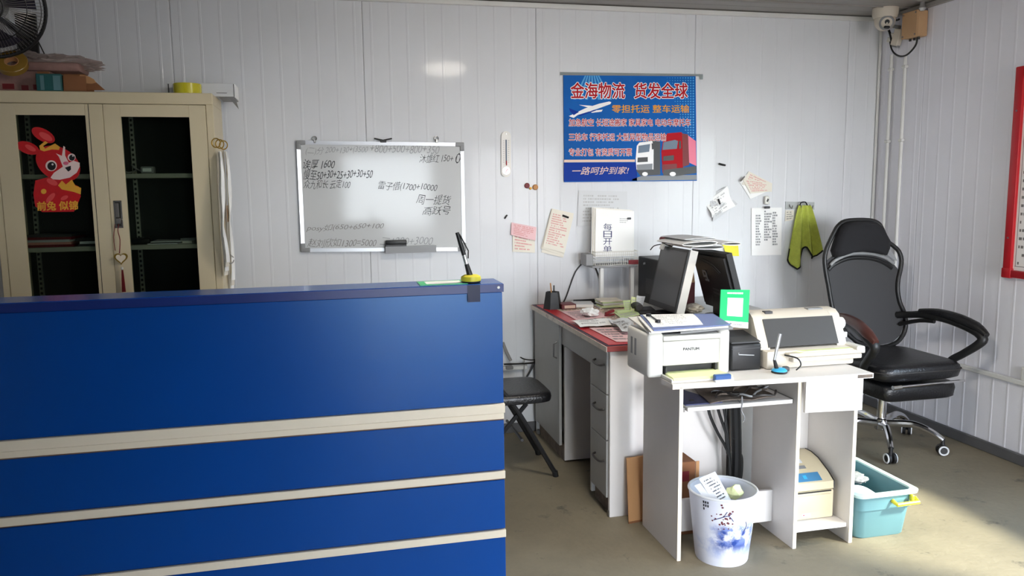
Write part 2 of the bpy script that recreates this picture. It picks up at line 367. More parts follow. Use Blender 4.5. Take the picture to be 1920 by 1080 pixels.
# ceiling light (its reflection shows on the back wall)
t = thing('ceiling_light', 'round white ceiling lamp above the counter', 'lamp', (1.03, 2.38, CZ))
obj('lamp_base', MB().cyl((1.03, 2.38, CZ - .03), (1.03, 2.38, CZ - .001), .19, n=32, bev=.006), 'white_plastic', t)
lm = bpy.data.materials.new('lamp_glow'); lm.use_nodes = True; MATS['lamp_glow'] = lm
lp = lm.node_tree.nodes['Principled BSDF']; lp.inputs['Base Color'].default_value = (1, .95, .85, 1)
lp.inputs['Emission Color'].default_value = (1, .93, .82, 1); lp.inputs['Emission Strength'].default_value = 44
obj('diffuser', MB().lathe([(.01, -.12), (.09, -.115), (.15, -.095), (.178, -.06), (.18, -.032)], (1.03, 2.38, CZ), 32), 'lamp_glow', t)
# ------------------------------------------------------------------ service counter
K0, KZ, KX = 2.2, 1.226, .484
t = thing('service_counter', 'bright blue laminate service counter with cream horizontal strips', 'counter', (-.6, 2.35, 0))
L = -1.75
obj('body', MB().box((L, K0 + .004, 0), (KX - .002, K0 + .045, KZ - .025)).box((KX - .03, K0 + .045, 0), (KX - .002, K0 + .62, .74)).box((L, K0 + .045, 0), (L + .03, K0 + .62, .74)), 'blue_edge', t)
for z0, z1 in ((.874, KZ - .026), (.672, .822), (.49, .640), (.30, .461), (.06, .272)):
    obj('front_panel', MB().box((L, K0 - .002, z0), (KX, K0 + .004, z1), .001), 'blue_laminate', t)
o = obj('cream_strip', MB().box((L, K0 - .012, .846), (KX + .002, K0 + .004, .8735), .001), 'cream_strip', t)
obj('cream_strip', MB().box((L, K0 - .006, .8265), (KX, K0 + .004, .8445), .001), 'cream_strip', t)
for z1 in (.669, .487, .299):
    obj('cream_strip', MB().box((L, K0 - .008, z1 - .023), (KX + .001, K0 + .004, z1), .001), 'cream_strip', t)
    obj('shadow_gap', MB().box((L, K0 + .000, z1 - .028), (KX, K0 + .0045, z1 - .0235)), 'brown_gap', t)
obj('shadow_gap', MB().box((L, K0, .8215), (KX, K0 + .0045, .8262)), 'brown_gap', t)
obj('counter_top', MB().box((L, K0 - .006, KZ - .025), (KX + .003, K0 + .125, KZ), .002), 'blue_laminate', t)
obj('edge_band', MB().box((L, K0 - .008, KZ - .0245), (KX + .0035, K0 - .0062, KZ - .0015)), 'blue_edge', t)
obj('screw_cap', MB().cyl((KX - .012, K0 - .011, KZ - .011), (KX - .012, K0 - .008, KZ - .011), .004, n=10), 'steel', t)
obj('work_top', MB().box((L, K0 + .045, .74), (KX - .002, K0 + .64, .765), .002), 'blue_laminate', t)
# payment sheet lying on the counter (its code is left out)
a, b = atz(783, 531, KZ), atz(880, 527, KZ)
t = thing('payment_sheet', 'green and white payment sheet lying flat on the blue counter', 'sheet', (a.x, K0 + .03, KZ))
x0, x1 = a.x, b.x
obj('backing', MB().box((x0, K0 + .012, KZ + .0002), (x1, K0 + .1, KZ + .002)), 'green_sign', t)
obj('white_field', MB().box((x0 + .02, K0 + .022, KZ + .002), (x1 - .03, K0 + .085, KZ + .0026)), 'paper', t)
# pen in a yellow counter stand
b = aty(883, 524, K0 + .035); b.z = KZ; bx, by_ = b.x, K0 + .035
t = thing('counter_pen', 'black and silver pen leaning in a round yellow stand on the blue counter', 'pen', (bx, by_, KZ))
obj('stand', MB().lathe([(.026, 0), (.028, .003), (.028, .006)], (bx, by_, KZ), 20), 'black_plastic', t)
obj('stand_top', MB().lathe([(.0285, .0062), (.0295, .010), (.028, .019), (.02, .0235)], (bx, by_, KZ), 20), 'yellow_plastic', t)
obj('socket', MB().cyl((bx - .003, by_, KZ + .022), (bx - .012, by_, KZ + .055), .009, .0065, 10), 'black_plastic', t)
p0, p1, p2 = Vector((bx - .011, by_, KZ + .05)), aty(870, 478, by_), aty(857, 436, by_)
obj('barrel', MB().tube([p0, p0.lerp(p1, .5), p1], [.0055, .0065, .0062], 10), 'aluminium', t)
obj('grip', MB().tube([p1, p1.lerp(p2, .5), p2], [.0064, .0066, .0055], 10), 'black_plastic', t)
obj('clip', MB().tube([p2 + Vector((.006, -.004, -.004)), p1 + Vector((.012, -.004, .012)), p1 + Vector((.011, -.004, -.01))], .0018, 6), 'black_plastic', t)
# tape strip holding the pen cord
solo('tape_strip', MB().box((bx - .018, K0 - .0095, KZ - .05), (bx + .018, K0 - .0082, KZ - .001)), 'dark_tape', 'dark shiny tape strip stuck on counter edge below the yellow pen stand', 'tape')
# ------------------------------------------------------------------ glazed steel cabinet
CX0, CX1, CY0, CY1, CT = -1.494, -.512, 4.15, 4.49, 1.966
t = thing('steel_cabinet', 'beige steel office cabinet with two glazed doors against the back wall', 'cabinet', ((CX0 + CX1) / 2, 4.32, 0))
obj('side_panel', MB().box((CX0, CY0 + .012, 0), (CX0 + .018, CY1, CT - .055)), 'beige_steel', t); obj('side_panel', MB().box((CX1 - .018, CY0 + .012, 0), (CX1, CY1, CT - .055)), 'beige_steel', t)
obj('front_post', MB().box((CX0, CY0 - .002, .05), (-1.463, CY0 + .012, CT - .055), .002), 'beige_steel', t); obj('front_post', MB().box((-.545, CY0 - .002, .05), (CX1, CY0 + .012, CT - .055), .002), 'beige_steel', t)
obj('top', MB().box((CX0, CY0 - .002, CT - .055), (CX1, CY1, CT), .003), 'beige_steel', t)
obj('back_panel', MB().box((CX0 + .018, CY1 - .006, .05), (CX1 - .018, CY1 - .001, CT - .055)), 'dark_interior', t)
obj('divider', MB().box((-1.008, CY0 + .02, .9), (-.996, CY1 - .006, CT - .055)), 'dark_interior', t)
obj('plinth', MB().box((CX0, CY0 + .01, 0), (CX1, CY1, .05)).box((CX0 + .018, CY0 + .02, .86), (CX1 - .018, CY1 - .006, .9)), 'beige_steel', t)
SH = ((1.562, 1.215))
for z in SH:
    obj('shelf', MB().box((CX0 + .02, CY0 + .03, z), (-1.01, CY1 - .008, z + .022), .002), 'shelf_steel', t)
    obj('shelf', MB().box((-.994, CY0 + .03, z), (CX1 - .02, CY1 - .008, z + .022), .002), 'shelf_steel', t)
for x, w in ((CX0 + .02, 1), (-.994, 1)):
    u = obj('shelf_rail', MB().box((x + .002, CY1 - .075, .9), (x + .006, CY1 - .05, 1.9)).box((x + .03, CY1 - .02, .9), (x + .05, CY1 - .0065, 1.9)), 'shelf_steel', t)
    m = MB()
    for k in range(38): m.box((x + .035, CY1 - .0225, .93 + k * .025), (x + .045, CY1 - .0202, .942 + k * .025))
    sl = obj('slot', m, 'black_plastic', u); sl['kind'] = 'stuff'
def door(x0, x1, p0, p1, pt, label):
    d = obj('door', MB().box((x0, CY0 - .006, .06), (p0, CY0 + .01, 1.908), .0015).box((p1, CY0 - .006, .06), (x1, CY0 + .01, 1.908), .0015).box((p0, CY0 - .006, pt), (p1, CY0 + .01, 1.908)).box((p0, CY0 - .006, .06), (p1, CY0 + .01, .93)), 'beige_steel', t, label=label)
    obj('pane', MB().box((p0 - .004, CY0 + .002, .925), (p1 + .004, CY0 + .005, pt + .004)), 'cabinet_glass', d)
    return d
door(-1.461, -1.0045, -1.376, -1.081, 1.856, 'left glazed door with a dark edge line')
d = door(-1.0025, -.547, -.927, -.623, 1.851, 'right glazed door with recessed handle')
obj('hinge_line', MB().box((-1.066, CY0 - .0072, .06), (-1.0635, CY0 - .0061, 1.908)), 'dark_interior', t)
hx0, hx1, hz0, hz1 = -.987, -.951, 1.325, 1.456
h = obj('handle', MB().box((hx0, CY0 - .0085, hz0), (hx0 + .006, CY0 - .006, hz1)).box((hx1 - .006, CY0 - .0085, hz0), (hx1, CY0 - .006, hz1)).box((hx0, CY0 - .0085, hz1 - .007), (hx1, CY0 - .006, hz1)).box((hx0, CY0 - .0085, hz0), (hx1, CY0 - .006, hz0 + .007)).box((hx0 + .007, CY0 - .013, hz0 + .05), (hx1 - .014, CY0 - .006, hz1 - .012), .002), 'steel', d, label='recessed steel handle with lock')
obj('handle_recess', MB().box((hx0 + .006, CY0 - .0071, hz0 + .007), (hx1 - .006, CY0 - .0062, hz1 - .007)), 'dark_interior', d)
lk = aty(226, 412, CY0 - .012)
obj('lock', MB().cyl((lk.x, CY0 - .006, lk.z), (lk.x, CY0 - .018, lk.z), .009, n=14, bev=.002), 'chrome', d)
# key with heart charm hanging from the lock
t = thing('key_charm', 'gold heart key charm with a red tassel hanging from the cabinet lock', 'keyring', (lk.x, CY0 - .03, lk.z))
Yk = CY0 - .03
obj('key', MB().cyl((lk.x, CY0 - .018, lk.z), (lk.x, CY0 - .034, lk.z), .003, n=8).rbox((lk.x - .004, Yk - .008, lk.z - .006), (.022, .004, .026), None, .003), 'steel', t)
obj('cord', MB().tube([aty(224, 415, Yk), aty(221, 432, Yk), aty(225, 450, Yk), aty(224, 475, Yk)], .0022, 6, smooth=4).tube([aty(216, 420, Yk + .01), aty(213, 445, Yk + .012), aty(216, 470, Yk + .012)], .0016, 5, smooth=3), 'dark_red', t)
hc = aty(227, 484, Yk); hp = []
for i in range(28):
    a = 2 * pi * i / 28; hp.append(hc + Vector((.0023 * 16 * sin(a) ** 3 * .82, 0, .00215 * (13 * cos(a) - 5 * cos(2 * a) - 2 * cos(3 * a) - cos(4 * a)) * .9)))
obj('heart', MB().prism([p + Vector((0, -.004, 0)) for p in hp], (0, .008, 0)), 'gold', t)
obj('heart_face', MB().prism([hc + (p - hc) * .74 + Vector((0, -.0055, 0)) for p in hp], (0, .0016, 0)), 'cream_strip', t)
bd = aty(229, 503, Yk); obj('bead', MB().lathe([(.002, -.008), (.006, -.004), (.006, .004), (.002, .008)], bd, 12), 'white_plastic', t)
m = MB()
for k in range(14):
    a = k * 2.4; r = .0055 * (k / 14) ** .5; m.tube([bd + Vector((r * .5 * cos(a), r * .5 * sin(a), -.008)), bd + Vector((r * cos(a), r * sin(a), -.05)), bd + Vector((r * 1.5 * cos(a), r * 1.5 * sin(a), -.115))], .0017, 5)
ts = obj('tassel', m, 'dark_red', t, label='red silky tassel')
# ------------------------------------------------------------------ rabbit sticker on the left pane (plain festive decal)
def px2(zx, zy): return 20 + zx / 5.4, 220 + zy / 5.4
SY = CY0 - .0005
t = thing('rabbit_sticker', 'red and gold festive rabbit sticker on the left cabinet pane', 'sticker', tuple(aty(107, 330, SY)))
def decal(name, mat, pts, k, label=None):
    return obj(name, MB().prism([aty(*px2(*p), SY) + Vector((0, -.0004 * k, 0)) for p in pts], (0, .0003, 0)), mat, t, smooth=None, label=label)
decal('ear', 'red_sticker', ellipse(330, 180, 62, 130, -62), 1); decal('ear', 'red_sticker', ellipse(175, 310, 60, 120, -70), 1)
decal('inner_ear', 'red_light', ellipse(355, 195, 32, 75, -60), 2); decal('inner_ear', 'red_light', ellipse(200, 310, 24, 60, -62), 2)
decal('body', 'red_sticker', [(250, 640), (400, 600), (560, 640), (690, 700), (710, 800), (670, 900), (640, 955), (320, 960), (250, 900), (230, 780)], 1)
decal('head', 'red_sticker', ellipse(480, 470, 240, 165, 28, 32), 3)
decal('muzzle', 'cream_sticker', [(405, 610), (440, 560), (530, 500), (490, 400), (460, 365), (520, 390), (535, 290), (552, 300), (552, 385), (590, 460), (640, 440), (700, 460), (700, 500), (670, 560), (600, 610), (500, 632), (430, 628)], 4)
decal('headband', 'gold_sticker', [(290, 290), (350, 240), (380, 258), (330, 290), (350, 318), (400, 290), (450, 265), (500, 300), (490, 330), (420, 325), (340, 345), (300, 330)], 4)
for cx, cy, r in ((412, 490, 58), (618, 405, 40)):
    e = decal('eye', 'cream_sticker', ellipse(cx, cy, r, r * .95), 5); e2 = decal('iris', 'black_print', ellipse(cx + 4, cy + 4, r * .74, r * .74), 6); decal('glint', 'white_print', ellipse(cx + 14, cy - 14, r * .18, r * .18), 7)
decal('mouth', 'black_print', [(550, 510), (610, 490), (612, 530), (585, 550)], 6)
decal('nose', 'pink_print', ellipse(560, 465, 28, 18), 6)
decal('paw', 'red_light', ellipse(405, 815, 62, 26, -48), 3); decal('paw', 'red_light', ellipse(545, 815, 40, 20, -25), 3); decal('arm', 'red_light', ellipse(420, 655, 60, 28, 25), 3)
decal('ingot', 'gold_sticker', [(480, 690), (520, 640), (560, 680), (620, 630), (655, 690), (715, 715), (710, 780), (640, 755), (520, 730)], 4)
decal('swirl', 'gold_sticker', ellipse(335, 750, 28, 26), 3)
fit_text('lettering', '前兔 似锦', MATS['gold_sticker'], t, [aty(*px2(270, 855), SY), aty(*px2(680, 845), SY), aty(*px2(680, 935), SY), aty(*px2(270, 945), SY)], (0, -.0009, 0), .03)
# ------------------------------------------------------------------ inside the cabinet
sz = 1.215 + .0225
def stack(name, label, cat, x, y, z, w, d, n, hs, mats, group=None, part='sheet'):
    t = thing(name, label, cat, (x, y, z), 0, group)
    for k in range(n):
        obj(part, MB().rbox((x + random.uniform(-.012, .012), y + random.uniform(-.01, .01), z + hs * (k + .5)), (w, d, hs * .94), Euler((0, 0, random.uniform(-.06, .06)))), mats[k % len(mats)], t)
    return t
stack('folder_stack', 'pile of red and grey folders on the lower left cabinet shelf', 'folders', -1.29, 4.3, sz, .2, .2, 5, .012, ['dark_red', 'pink_plastic', 'paper_grey', 'dark_red', 'dark_grey'], part='folder')
stack('magazine_stack', 'dark magazines beside the red folders behind the left pane', 'magazines', -1.1, 4.3, sz, .14, .2, 3, .012, ['dark_grey', 'paper_grey', 'worn_black'], part='magazine')
stack('paper_pile', 'thin grey paper pile on the lower right cabinet shelf', 'papers', -.78, 4.29, sz, .14, .18, 3, .005, ['paper_grey', 'dark_grey'])
stack('small_carton', 'small pale carton at the right of the lower cabinet shelf', 'carton', -.68, 4.27, sz, .07, .08, 2, .013, ['paper_aged', 'grey_plastic'], part='carton_layer')
t = thing('calculator', 'black rounded gadget at left of the lower right cabinet shelf', 'gadget', (-.9, 4.27, sz))
obj('body', MB().rbox((-.9, 4.27, sz + .015), (.09, .07, .03), None, .012, 2), 'black_plastic', t); obj('button', MB().cyl((-.9, 4.27, sz + .03), (-.9, 4.27, sz + .034), .012, n=12), 'dark_grey', t)
z = 1.562 + .0225; ad = aty(277, 308, 4.25)
t = thing('power_adapter', 'white power adapter with curled cable on the upper cabinet shelf', 'adapter', (ad.x, 4.25, z))
obj('brick', MB().rbox((ad.x, 4.25, z + .018), (.06, .05, .035), None, .006, 2), 'grey_plastic', t)
obj('cable', MB().tube([(ad.x - .03, 4.25, z + .012), (ad.x - .06, 4.23, z + .03), (ad.x - .075, 4.26, z + .045), (ad.x - .06, 4.28, z + .02), (ad.x - .09, 4.24, z + .006), (ad.x - .11, 4.23, z + .02)], .004, 6, smooth=4), 'cable_grey', t)
obj('label', MB().box((ad.x - .02, 4.2245, z + .01), (ad.x + .02, 4.2248, z + .026)), 'paper', t)
# notes hanging from three rings on the cabinet side
HX = CX1 + .001
t = thing('ring_notes', 'bundles of old paper slips hung on gold rings at the cabinet side', 'notes', (CX1 + .02, 4.3, 1.0))
for (x, y) in ((405, 268), (412, 270), (419, 272)):
    c = atx(x, y, CX1 + .027); obj('ring', MB().torus(c, .021, .0028, (.35, 1, 0), 18, 6), 'gold', t)
def slip(parent, px, hw, off, mat, wob):
    pts = [atx(x, y, CX1 + off) for x, y in px]
    def f(u, v):
        k = v * (len(pts) - 1); i = min(int(k), len(pts) - 2); p = pts[i].lerp(pts[i + 1], k - i)
        return p + Vector((.004 + wob * abs(sin(9 * v + 4 * u)) * .6 + (.012 if u > .5 else 0) * abs(sin(5 * v)), (u - .5) * hw, 0))
    return obj('slip', MB().grid(f, 4, 14, (.0012, 0, 0)), mat, parent)
for k in range(4):
    slip(t, [(408 + k, 284), (410 + k, 350), (413 + k, 430), (420 + k, 516 - 8 * k)], .06 - .008 * k, .006 + .006 * k, ('paper_aged', 'paper', 'paper_aged', 'paper')[k], .006)
for k in range(3):
    slip(t, [(420 + k, 284), (424 + k, 350), (427 + k, 420), (431 + k, 545 - 10 * k)], .05 - .008 * k, .005 + .007 * k, ('paper', 'paper_aged', 'paper')[k], .007)
obj('clip', MB().tube([atx(432, 478, CX1 + .03), atx(438, 483, CX1 + .035), atx(437, 492, CX1 + .035), atx(430, 494, CX1 + .03)], .0025, 6, smooth=3), 'steel', t)
obj('tag', MB().box((CX1 + .012, 4.36, 1.335), (CX1 + .014, 4.41, 1.42)), 'tan_box', t)
# ------------------------------------------------------------------ on top of the cabinet
# long white carton overhanging to the right
wx0, wx1, wy0, wy1 = -.74, -.425, 4.3, 4.49
t = thing('white_carton', 'long white carton overhanging the right end of the cabinet top', 'carton', (-.6, 4.4, CT))
a, b, c, d = aty(315, 156, wy0), aty(436, 160, wy0), aty(436, 190, wy0), aty(315, 187, wy0)
obj('carton_body', MB().box((wx0, wy0, CT + .001), (wx1, wy1, CT + .066), .0015), 'paper_grey', t)
obj('end_flap', MB().box((wx1 + .0004, wy0 + .004, CT - .002), (wx1 + .003, wy1, CT + .066)), 'paper', t)
obj('lower_flap', MB().poly([(wx1 - .03, wy0 + .02, CT), (wx1 + .002, wy0 + .02, CT - .002), (wx1 + .002, wy1 - .02, CT - .045)]).prism([(wx1 - .075, wy0 + .01, CT - .001), (wx1, wy0 + .01, CT - .001), (wx1, wy1, CT - .004), (wx1 - .075, wy1, CT - .004)], (0, 0, -.0015)), 'grey_plastic', t)
obj('edge_print', MB().box((wx0 + .004, wy0 - .0006, CT + .01), (wx0 + .009, wy0 + .0002, CT + .06)).box((wx1 - .003, wy0 - .0006, CT + .002), (wx1 + .0005, wy0 + .0002, CT + .064)).box((wx1 - .085, wy0 - .0006, CT + .018), (wx1 - .035, wy0 + .0002, CT + .0205)), 'dark_grey', t)
def roll(name, label, c, R, r, h, axis, mat, core='cardboard'):
    t = thing(name, label, 'tape roll', tuple(c)); ax = Vector(axis).normalized(); c = Vector(c)
    obj('tape', MB().lathe([(r, 0), (R - .002, 0), (R, .002), (R, h - .002), (R - .002, h), (r, h), (r, 0)], c, 32, axis, False, False), mat, t)
    obj('core', MB().lathe([(r - .004, 0), (r - .0003, 0), (r - .0003, h), (r - .004, h), (r - .004, 0)], c, 28, axis, False, False), core, t)
yc = aty(352, 176, 4.235)
roll('packing_tape', 'yellow packing tape roll standing in front of the white carton', (yc.x, 4.235, CT), .066, .04, .052, (0, 0, 1), 'yellow_tape')
# printed carton with wrapped bundle
bz = CT + .001
t = thing('printed_carton', 'brown printed carton at the far left of the cabinet top', 'carton', (-1.36, 4.3, CT))
obj('carton_body', MB().box((-1.475, 4.24, bz), (-1.245, 4.46, bz + .1), .002), 'box_print', t)
obj('flap', MB().rbox((-1.27, 4.236, bz + .07), (.05, .003, .055), Euler((.1, 0, .02))), 'cardboard_dark', t)
obj('print', MB().box((-1.45, 4.2392, bz + .015), (-1.4, 4.2397, bz + .04)).box((-1.37, 4.2392, bz + .012), (-1.34, 4.2397, bz + .034)).box((-1.32, 4.2392, bz + .015), (-1.29, 4.2397, bz + .038)), 'dark_red', t)['kind'] = 'stuff'
def crumple(c, sx, sy, sz_, n, seed, amp=.25):
    rnd = random.Random(seed); m = MB(); g = bmesh.ops.create_icosphere(m.bm, subdivisions=n, radius=1)['verts']
    ph = [(rnd.uniform(3, 9), rnd.uniform(3, 9), rnd.uniform(3, 9), rnd.uniform(0, 6)) for _ in range(6)]
    for v in g:
        k = 1 + amp * sum(abs(sin(a * v.co.x + b * v.co.y + q * v.co.z + p)) - .6 for a, b, q, p in ph) / 3
        v.co = Vector(c) + Vector((v.co.x * sx * k, v.co.y * sy * k, max(v.co.z, -.75) * sz_ * k))
    return m
t = thing('wrapped_bundle', 'pink bundle in crinkled clear plastic lying on the printed carton', 'bundle', (-1.27, 4.32, bz + .1))
obj('pink_pack', MB().rbox((-1.27, 4.35, bz + .126), (.3, .17, .045), None, .015, 2), 'box_print', t)
obj('plastic_wrap', crumple((-1.26, 4.37, bz + .152), .19, .085, .04, 4, 3, .5), 'plastic_wrap', t, smooth=15)
obj('plastic_tail', crumple((-1.40, 4.39, bz + .19), .07, .05, .025, 4, 8, .5), 'plastic_wrap', t, smooth=15)
rc = aty(22, 122, 4.2)
roll('brown_tape', 'brown tape roll leaning against the printed carton below the fan', (rc.x, 4.215, rc.z), .066, .03, .03, (.1, -.82, .57), 'brown_tape')
g0, g1 = aty(65, 150, 4.14), aty(113, 150, 4.14)
t = thing('teal_carton', 'small teal carton at the front of the cabinet top', 'carton', ((g0.x + g1.x) / 2, 4.18, CT))
obj('carton_body', MB().box((g0.x, 4.155, bz), (g1.x, 4.23, bz + .078), .002), 'teal_box', t)
obj('label_stripe', MB().box((g0.x + .018, 4.1542, bz + .004), (g0.x + .034, 4.1549, bz + .07)), 'teal_plastic', t); obj('label_stripe', MB().box((g1.x - .035, 4.1542, bz + .004), (g1.x - .004, 4.1549, bz + .07)), 'teal_plastic', t)
c0, c1 = aty(114, 150, 4.16), aty(160, 150, 4.16)
t = thing('open_carton', 'open brown carton lying beside the teal carton with its flap out', 'carton', (c0.x, 4.2, CT))
obj('carton_body', MB().box((c0.x + .004, 4.17, bz), (c1.x, 4.3, bz + .003)).box((c0.x + .004, 4.17, bz), (c1.x, 4.173, bz + .072)).box((c0.x + .004, 4.297, bz), (c1.x, 4.3, bz + .072)).box((c0.x + .004, 4.17, bz), (c0.x + .007, 4.3, bz + .072)), 'cardboard_dark', t)
q = [aty(x, y, 4.19) for x, y in ((147, 147), (150, 140), (165, 143), (176, 149), (180, 155), (172, 157), (158, 156))]
obj('round_flap', MB().prism(q, (0, .003, .001)), 'cardboard', t)
q = [aty(x, y, 4.2) for x, y in ((114, 139), (158, 139), (180, 154), (197, 169), (160, 169))]
obj('side_flap', MB().prism(q, (0, .003, 0)), 'cardboard_dark', t)
# ------------------------------------------------------------------ wall fan, upper left
FC = Vector((-1.435, 4.12, 2.335)); FA = Vector((.25, -1, -.22)).normalized()
fu = FA.orthogonal().normalized(); fv = FA.cross(fu)
t = thing('wall_fan', 'black wire-cage wall fan at the upper left corner above the cabinet', 'fan', (FC.x, BY - .006, FC.z))
def fring(R, o): return [FC + FA * o + fu * (R * cos(2 * pi * i / 48)) + fv * (R * sin(2 * pi * i / 48)) for i in range(48)]
obj('cage_rim', MB().tube(fring(.222, 0), .0085, 8, closed=True), 'black_plastic', t)
cg = obj('cage_rings', MB().tube(fring(.15, .045), .002, 5, closed=True).tube(fring(.205, .02), .0018, 5, closed=True).tube(fring(.06, .06), .004, 5, closed=True), 'black_plastic', t)
m = MB()
for i in range(84):
    a = 2 * pi * i / 84; d = fu * cos(a) + fv * sin(a)
    m.tube([FC + FA * .06 + d * .055, FC + FA * .052 + d * .12, FC + FA * .025 + d * .2, FC + d * .222], .0011, 4, caps=False)
    m.tube([FC - FA * .07 + d * .07, FC - FA * .05 + d * .17, FC + d * .222], .0011, 4, caps=False)
w = obj('cage_wires', m, 'steel', t); w['kind'] = 'stuff'
obj('hub_badge', MB().lathe([(.056, .058), (.056, .063), (.045, .068), (.001, .069)], FC, 24, FA), 'worn_black', t)
for k in range(3):
    a = 2 * pi * k / 3 + .5
    def bl(u, v, a=a):
        r = .035 + .15 * v; ang = a + (u - .5) * (.55 + .75 * v) + .35 * v
        return FC + (fu * cos(ang) + fv * sin(ang)) * r + FA * ((u - .5) * .04)
    obj('blade', MB().grid(bl, 5, 6, FA * -.003), 'fan_blade', t)
obj('motor', MB().lathe([(.03, .03), (.05, .01), (.07, -.07), (.07, -.13), (.045, -.17)], FC, 24, FA), 'black_plastic', t)
obj('bracket', MB().tube([FC - FA * .15, FC - FA * .2 + Vector((0, .05, -.04)), (FC.x, BY - .02, FC.z - .06)], .016, 8).box((FC.x - .05, BY - .02, FC.z - .16), (FC.x + .05, BY - .0055, FC.z + .06), .004), 'black_plastic', t)
e0, e1 = aty(58, 50, 4.16), aty(86, 107, 4.4)
obj('pull_rod', MB().tube([e0, e1], .003, 6), 'black_plastic', t)
# ------------------------------------------------------------------ whiteboard
WY = BY - .006; OFF = Vector((0, -.0004, 0))
c = [aty(556, 264, WY), aty(870, 268, WY), aty(871, 470, WY), aty(565, 472, WY)]
c[0].x = c[3].x = (c[0].x + c[3].x) / 2; c[1].x = c[2].x = (c[1].x + c[2].x) / 2
t = thing('whiteboard', 'aluminium framed whiteboard with handwriting on the back wall', 'whiteboard', tuple((c[3] + c[2]) / 2))
obj('board', MB().prism([p + Vector((0, -.010, 0)) for p in c], (0, .008, 0)), 'board_white', t, smooth=None)
FWD = .02
def bar(a, b, inw, mat='aluminium', name='frame_bar'):
    a, b, inw = Vector(a), Vector(b), Vector(inw)
    return obj(name, MB().prism([a + Vector((0, -.018, 0)), b + Vector((0, -.018, 0)), b + inw + Vector((0, -.015, 0)), a + inw + Vector((0, -.015, 0))], (0, .016, 0)), mat, t, smooth=None)
bar(c[0], c[1], (0, 0, -FWD)); bar(c[3], c[2], (0, 0, FWD)); bar(c[0], c[3], (FWD, 0, 0)); bar(c[1], c[2], (-FWD, 0, 0))
for i, (sx, sz2) in enumerate(((1, -1), (-1, -1), (-1, 1), (1, 1))):
    p = c[i] + Vector((-sx * .002, 0, -sz2 * .002))
    obj('corner_cap', MB().box((min(p.x, p.x + sx * .05), WY - .0205, min(p.z, p.z + sz2 * .024)), (max(p.x, p.x + sx * .05), WY - .001, max(p.z, p.z + sz2 * .024)), .004, 2).box((min(p.x, p.x + sx * .024), WY - .0204, min(p.z, p.z + sz2 * .05)), (max(p.x, p.x + sx * .024), WY - .001, max(p.z, p.z + sz2 * .05)), .004, 2), 'grey_plastic', t)
for x in (590, 818):
    p = aty(x, 261, WY); obj('hanger', MB().torus(p + Vector((0, -.008, .004)), .011, .003, (0, 1, 0), 16).box(p + Vector((-.006, -.02, -.022)), p + Vector((.006, -.012, 0)), .002), 'steel', t)
p = aty(718, 264, WY); obj('top_clip', MB().rbox(p + Vector((0, -.022, -.004)), (.034, .012, .014), None, .002).tube([p + Vector((-.05, -.014, .012)), p + Vector((0, -.012, .002)), p + Vector((.05, -.012, .012))], .004, 6), 'black_plastic', t)
a, b = aty(722, 462, WY - .03), aty(817, 470, WY - .03)
obj('pen_tray', MB().box((a.x, WY - .055, b.z - .004), (b.x, WY - .019, a.z - .003)).box((a.x, WY - .058, b.z - .006), (b.x, WY - .053, a.z)), 'grey_plastic', t)
TR = a.z - .003
def hand(body, x0, y0, x1, y1, mat, sh=.3, w=-.009, jit=.14, dy=0):
    Y = WY - .0104
    fit_text('handwriting', body, MATS[mat], t, [aty(x0, y0, Y), aty(x1, y0 + dy, Y), aty(x1, y1 + dy, Y), aty(x0, y1, Y)], (0, -.0003, 0), w, None, sh, .9, jit)
hand('(二)分 200+130+(3500', 573, 276, 690, 292, 'ink_faint', dy=-4); hand('+800+500+800+350', 694, 271, 824, 286, 'ink_faint', dy=2)
hand('诶厚 1600', 568, 299, 628, 318, 'ink_black', w=-.004, dy=-2); hand('慢至50+30+25+30+30+50', 569, 319, 699, 338, 'ink_black', w=-.004, dy=-4)
hand('众九和长 云定100', 569, 338, 657, 354, 'ink_black', dy=-1); hand('沐雄红 150+', 786, 290, 850, 306, 'ink_black', dy=-2); hand('0', 854, 288, 864, 306, 'ink_black', sh=.3, w=-.012)
hand('雷子借(1700+10000', 709, 340, 820, 358, 'ink_black', dy=3); hand('周一提货', 780, 364, 846, 382, 'ink_black', dy=2); hand('高跃号', 792, 388, 845, 404, 'ink_black', dy=-2)
hand('posy如(650+650+100', 574, 422, 720, 436, 'ink_grey', dy=-6); hand('赵刘欣如1300=5000', 576, 448, 706, 464, 'ink_grey', dy=-2); hand('二1200+3000', 712, 446, 812, 460, 'ink_faint', dy=-2)
a = aty(743, 462, WY - .04)
t = thing('board_eraser', 'black felt board eraser resting on the whiteboard tray', 'eraser', (a.x, WY - .036, TR))
obj('grip', MB().rbox((a.x, WY - .036, TR + .025), (.12, .028, .026), None, .006, 2), 'black_plastic', t); obj('felt', MB().box((a.x - .058, WY - .049, TR + .0005), (a.x + .058, WY - .024, TR + .0125)), 'dark_grey', t)
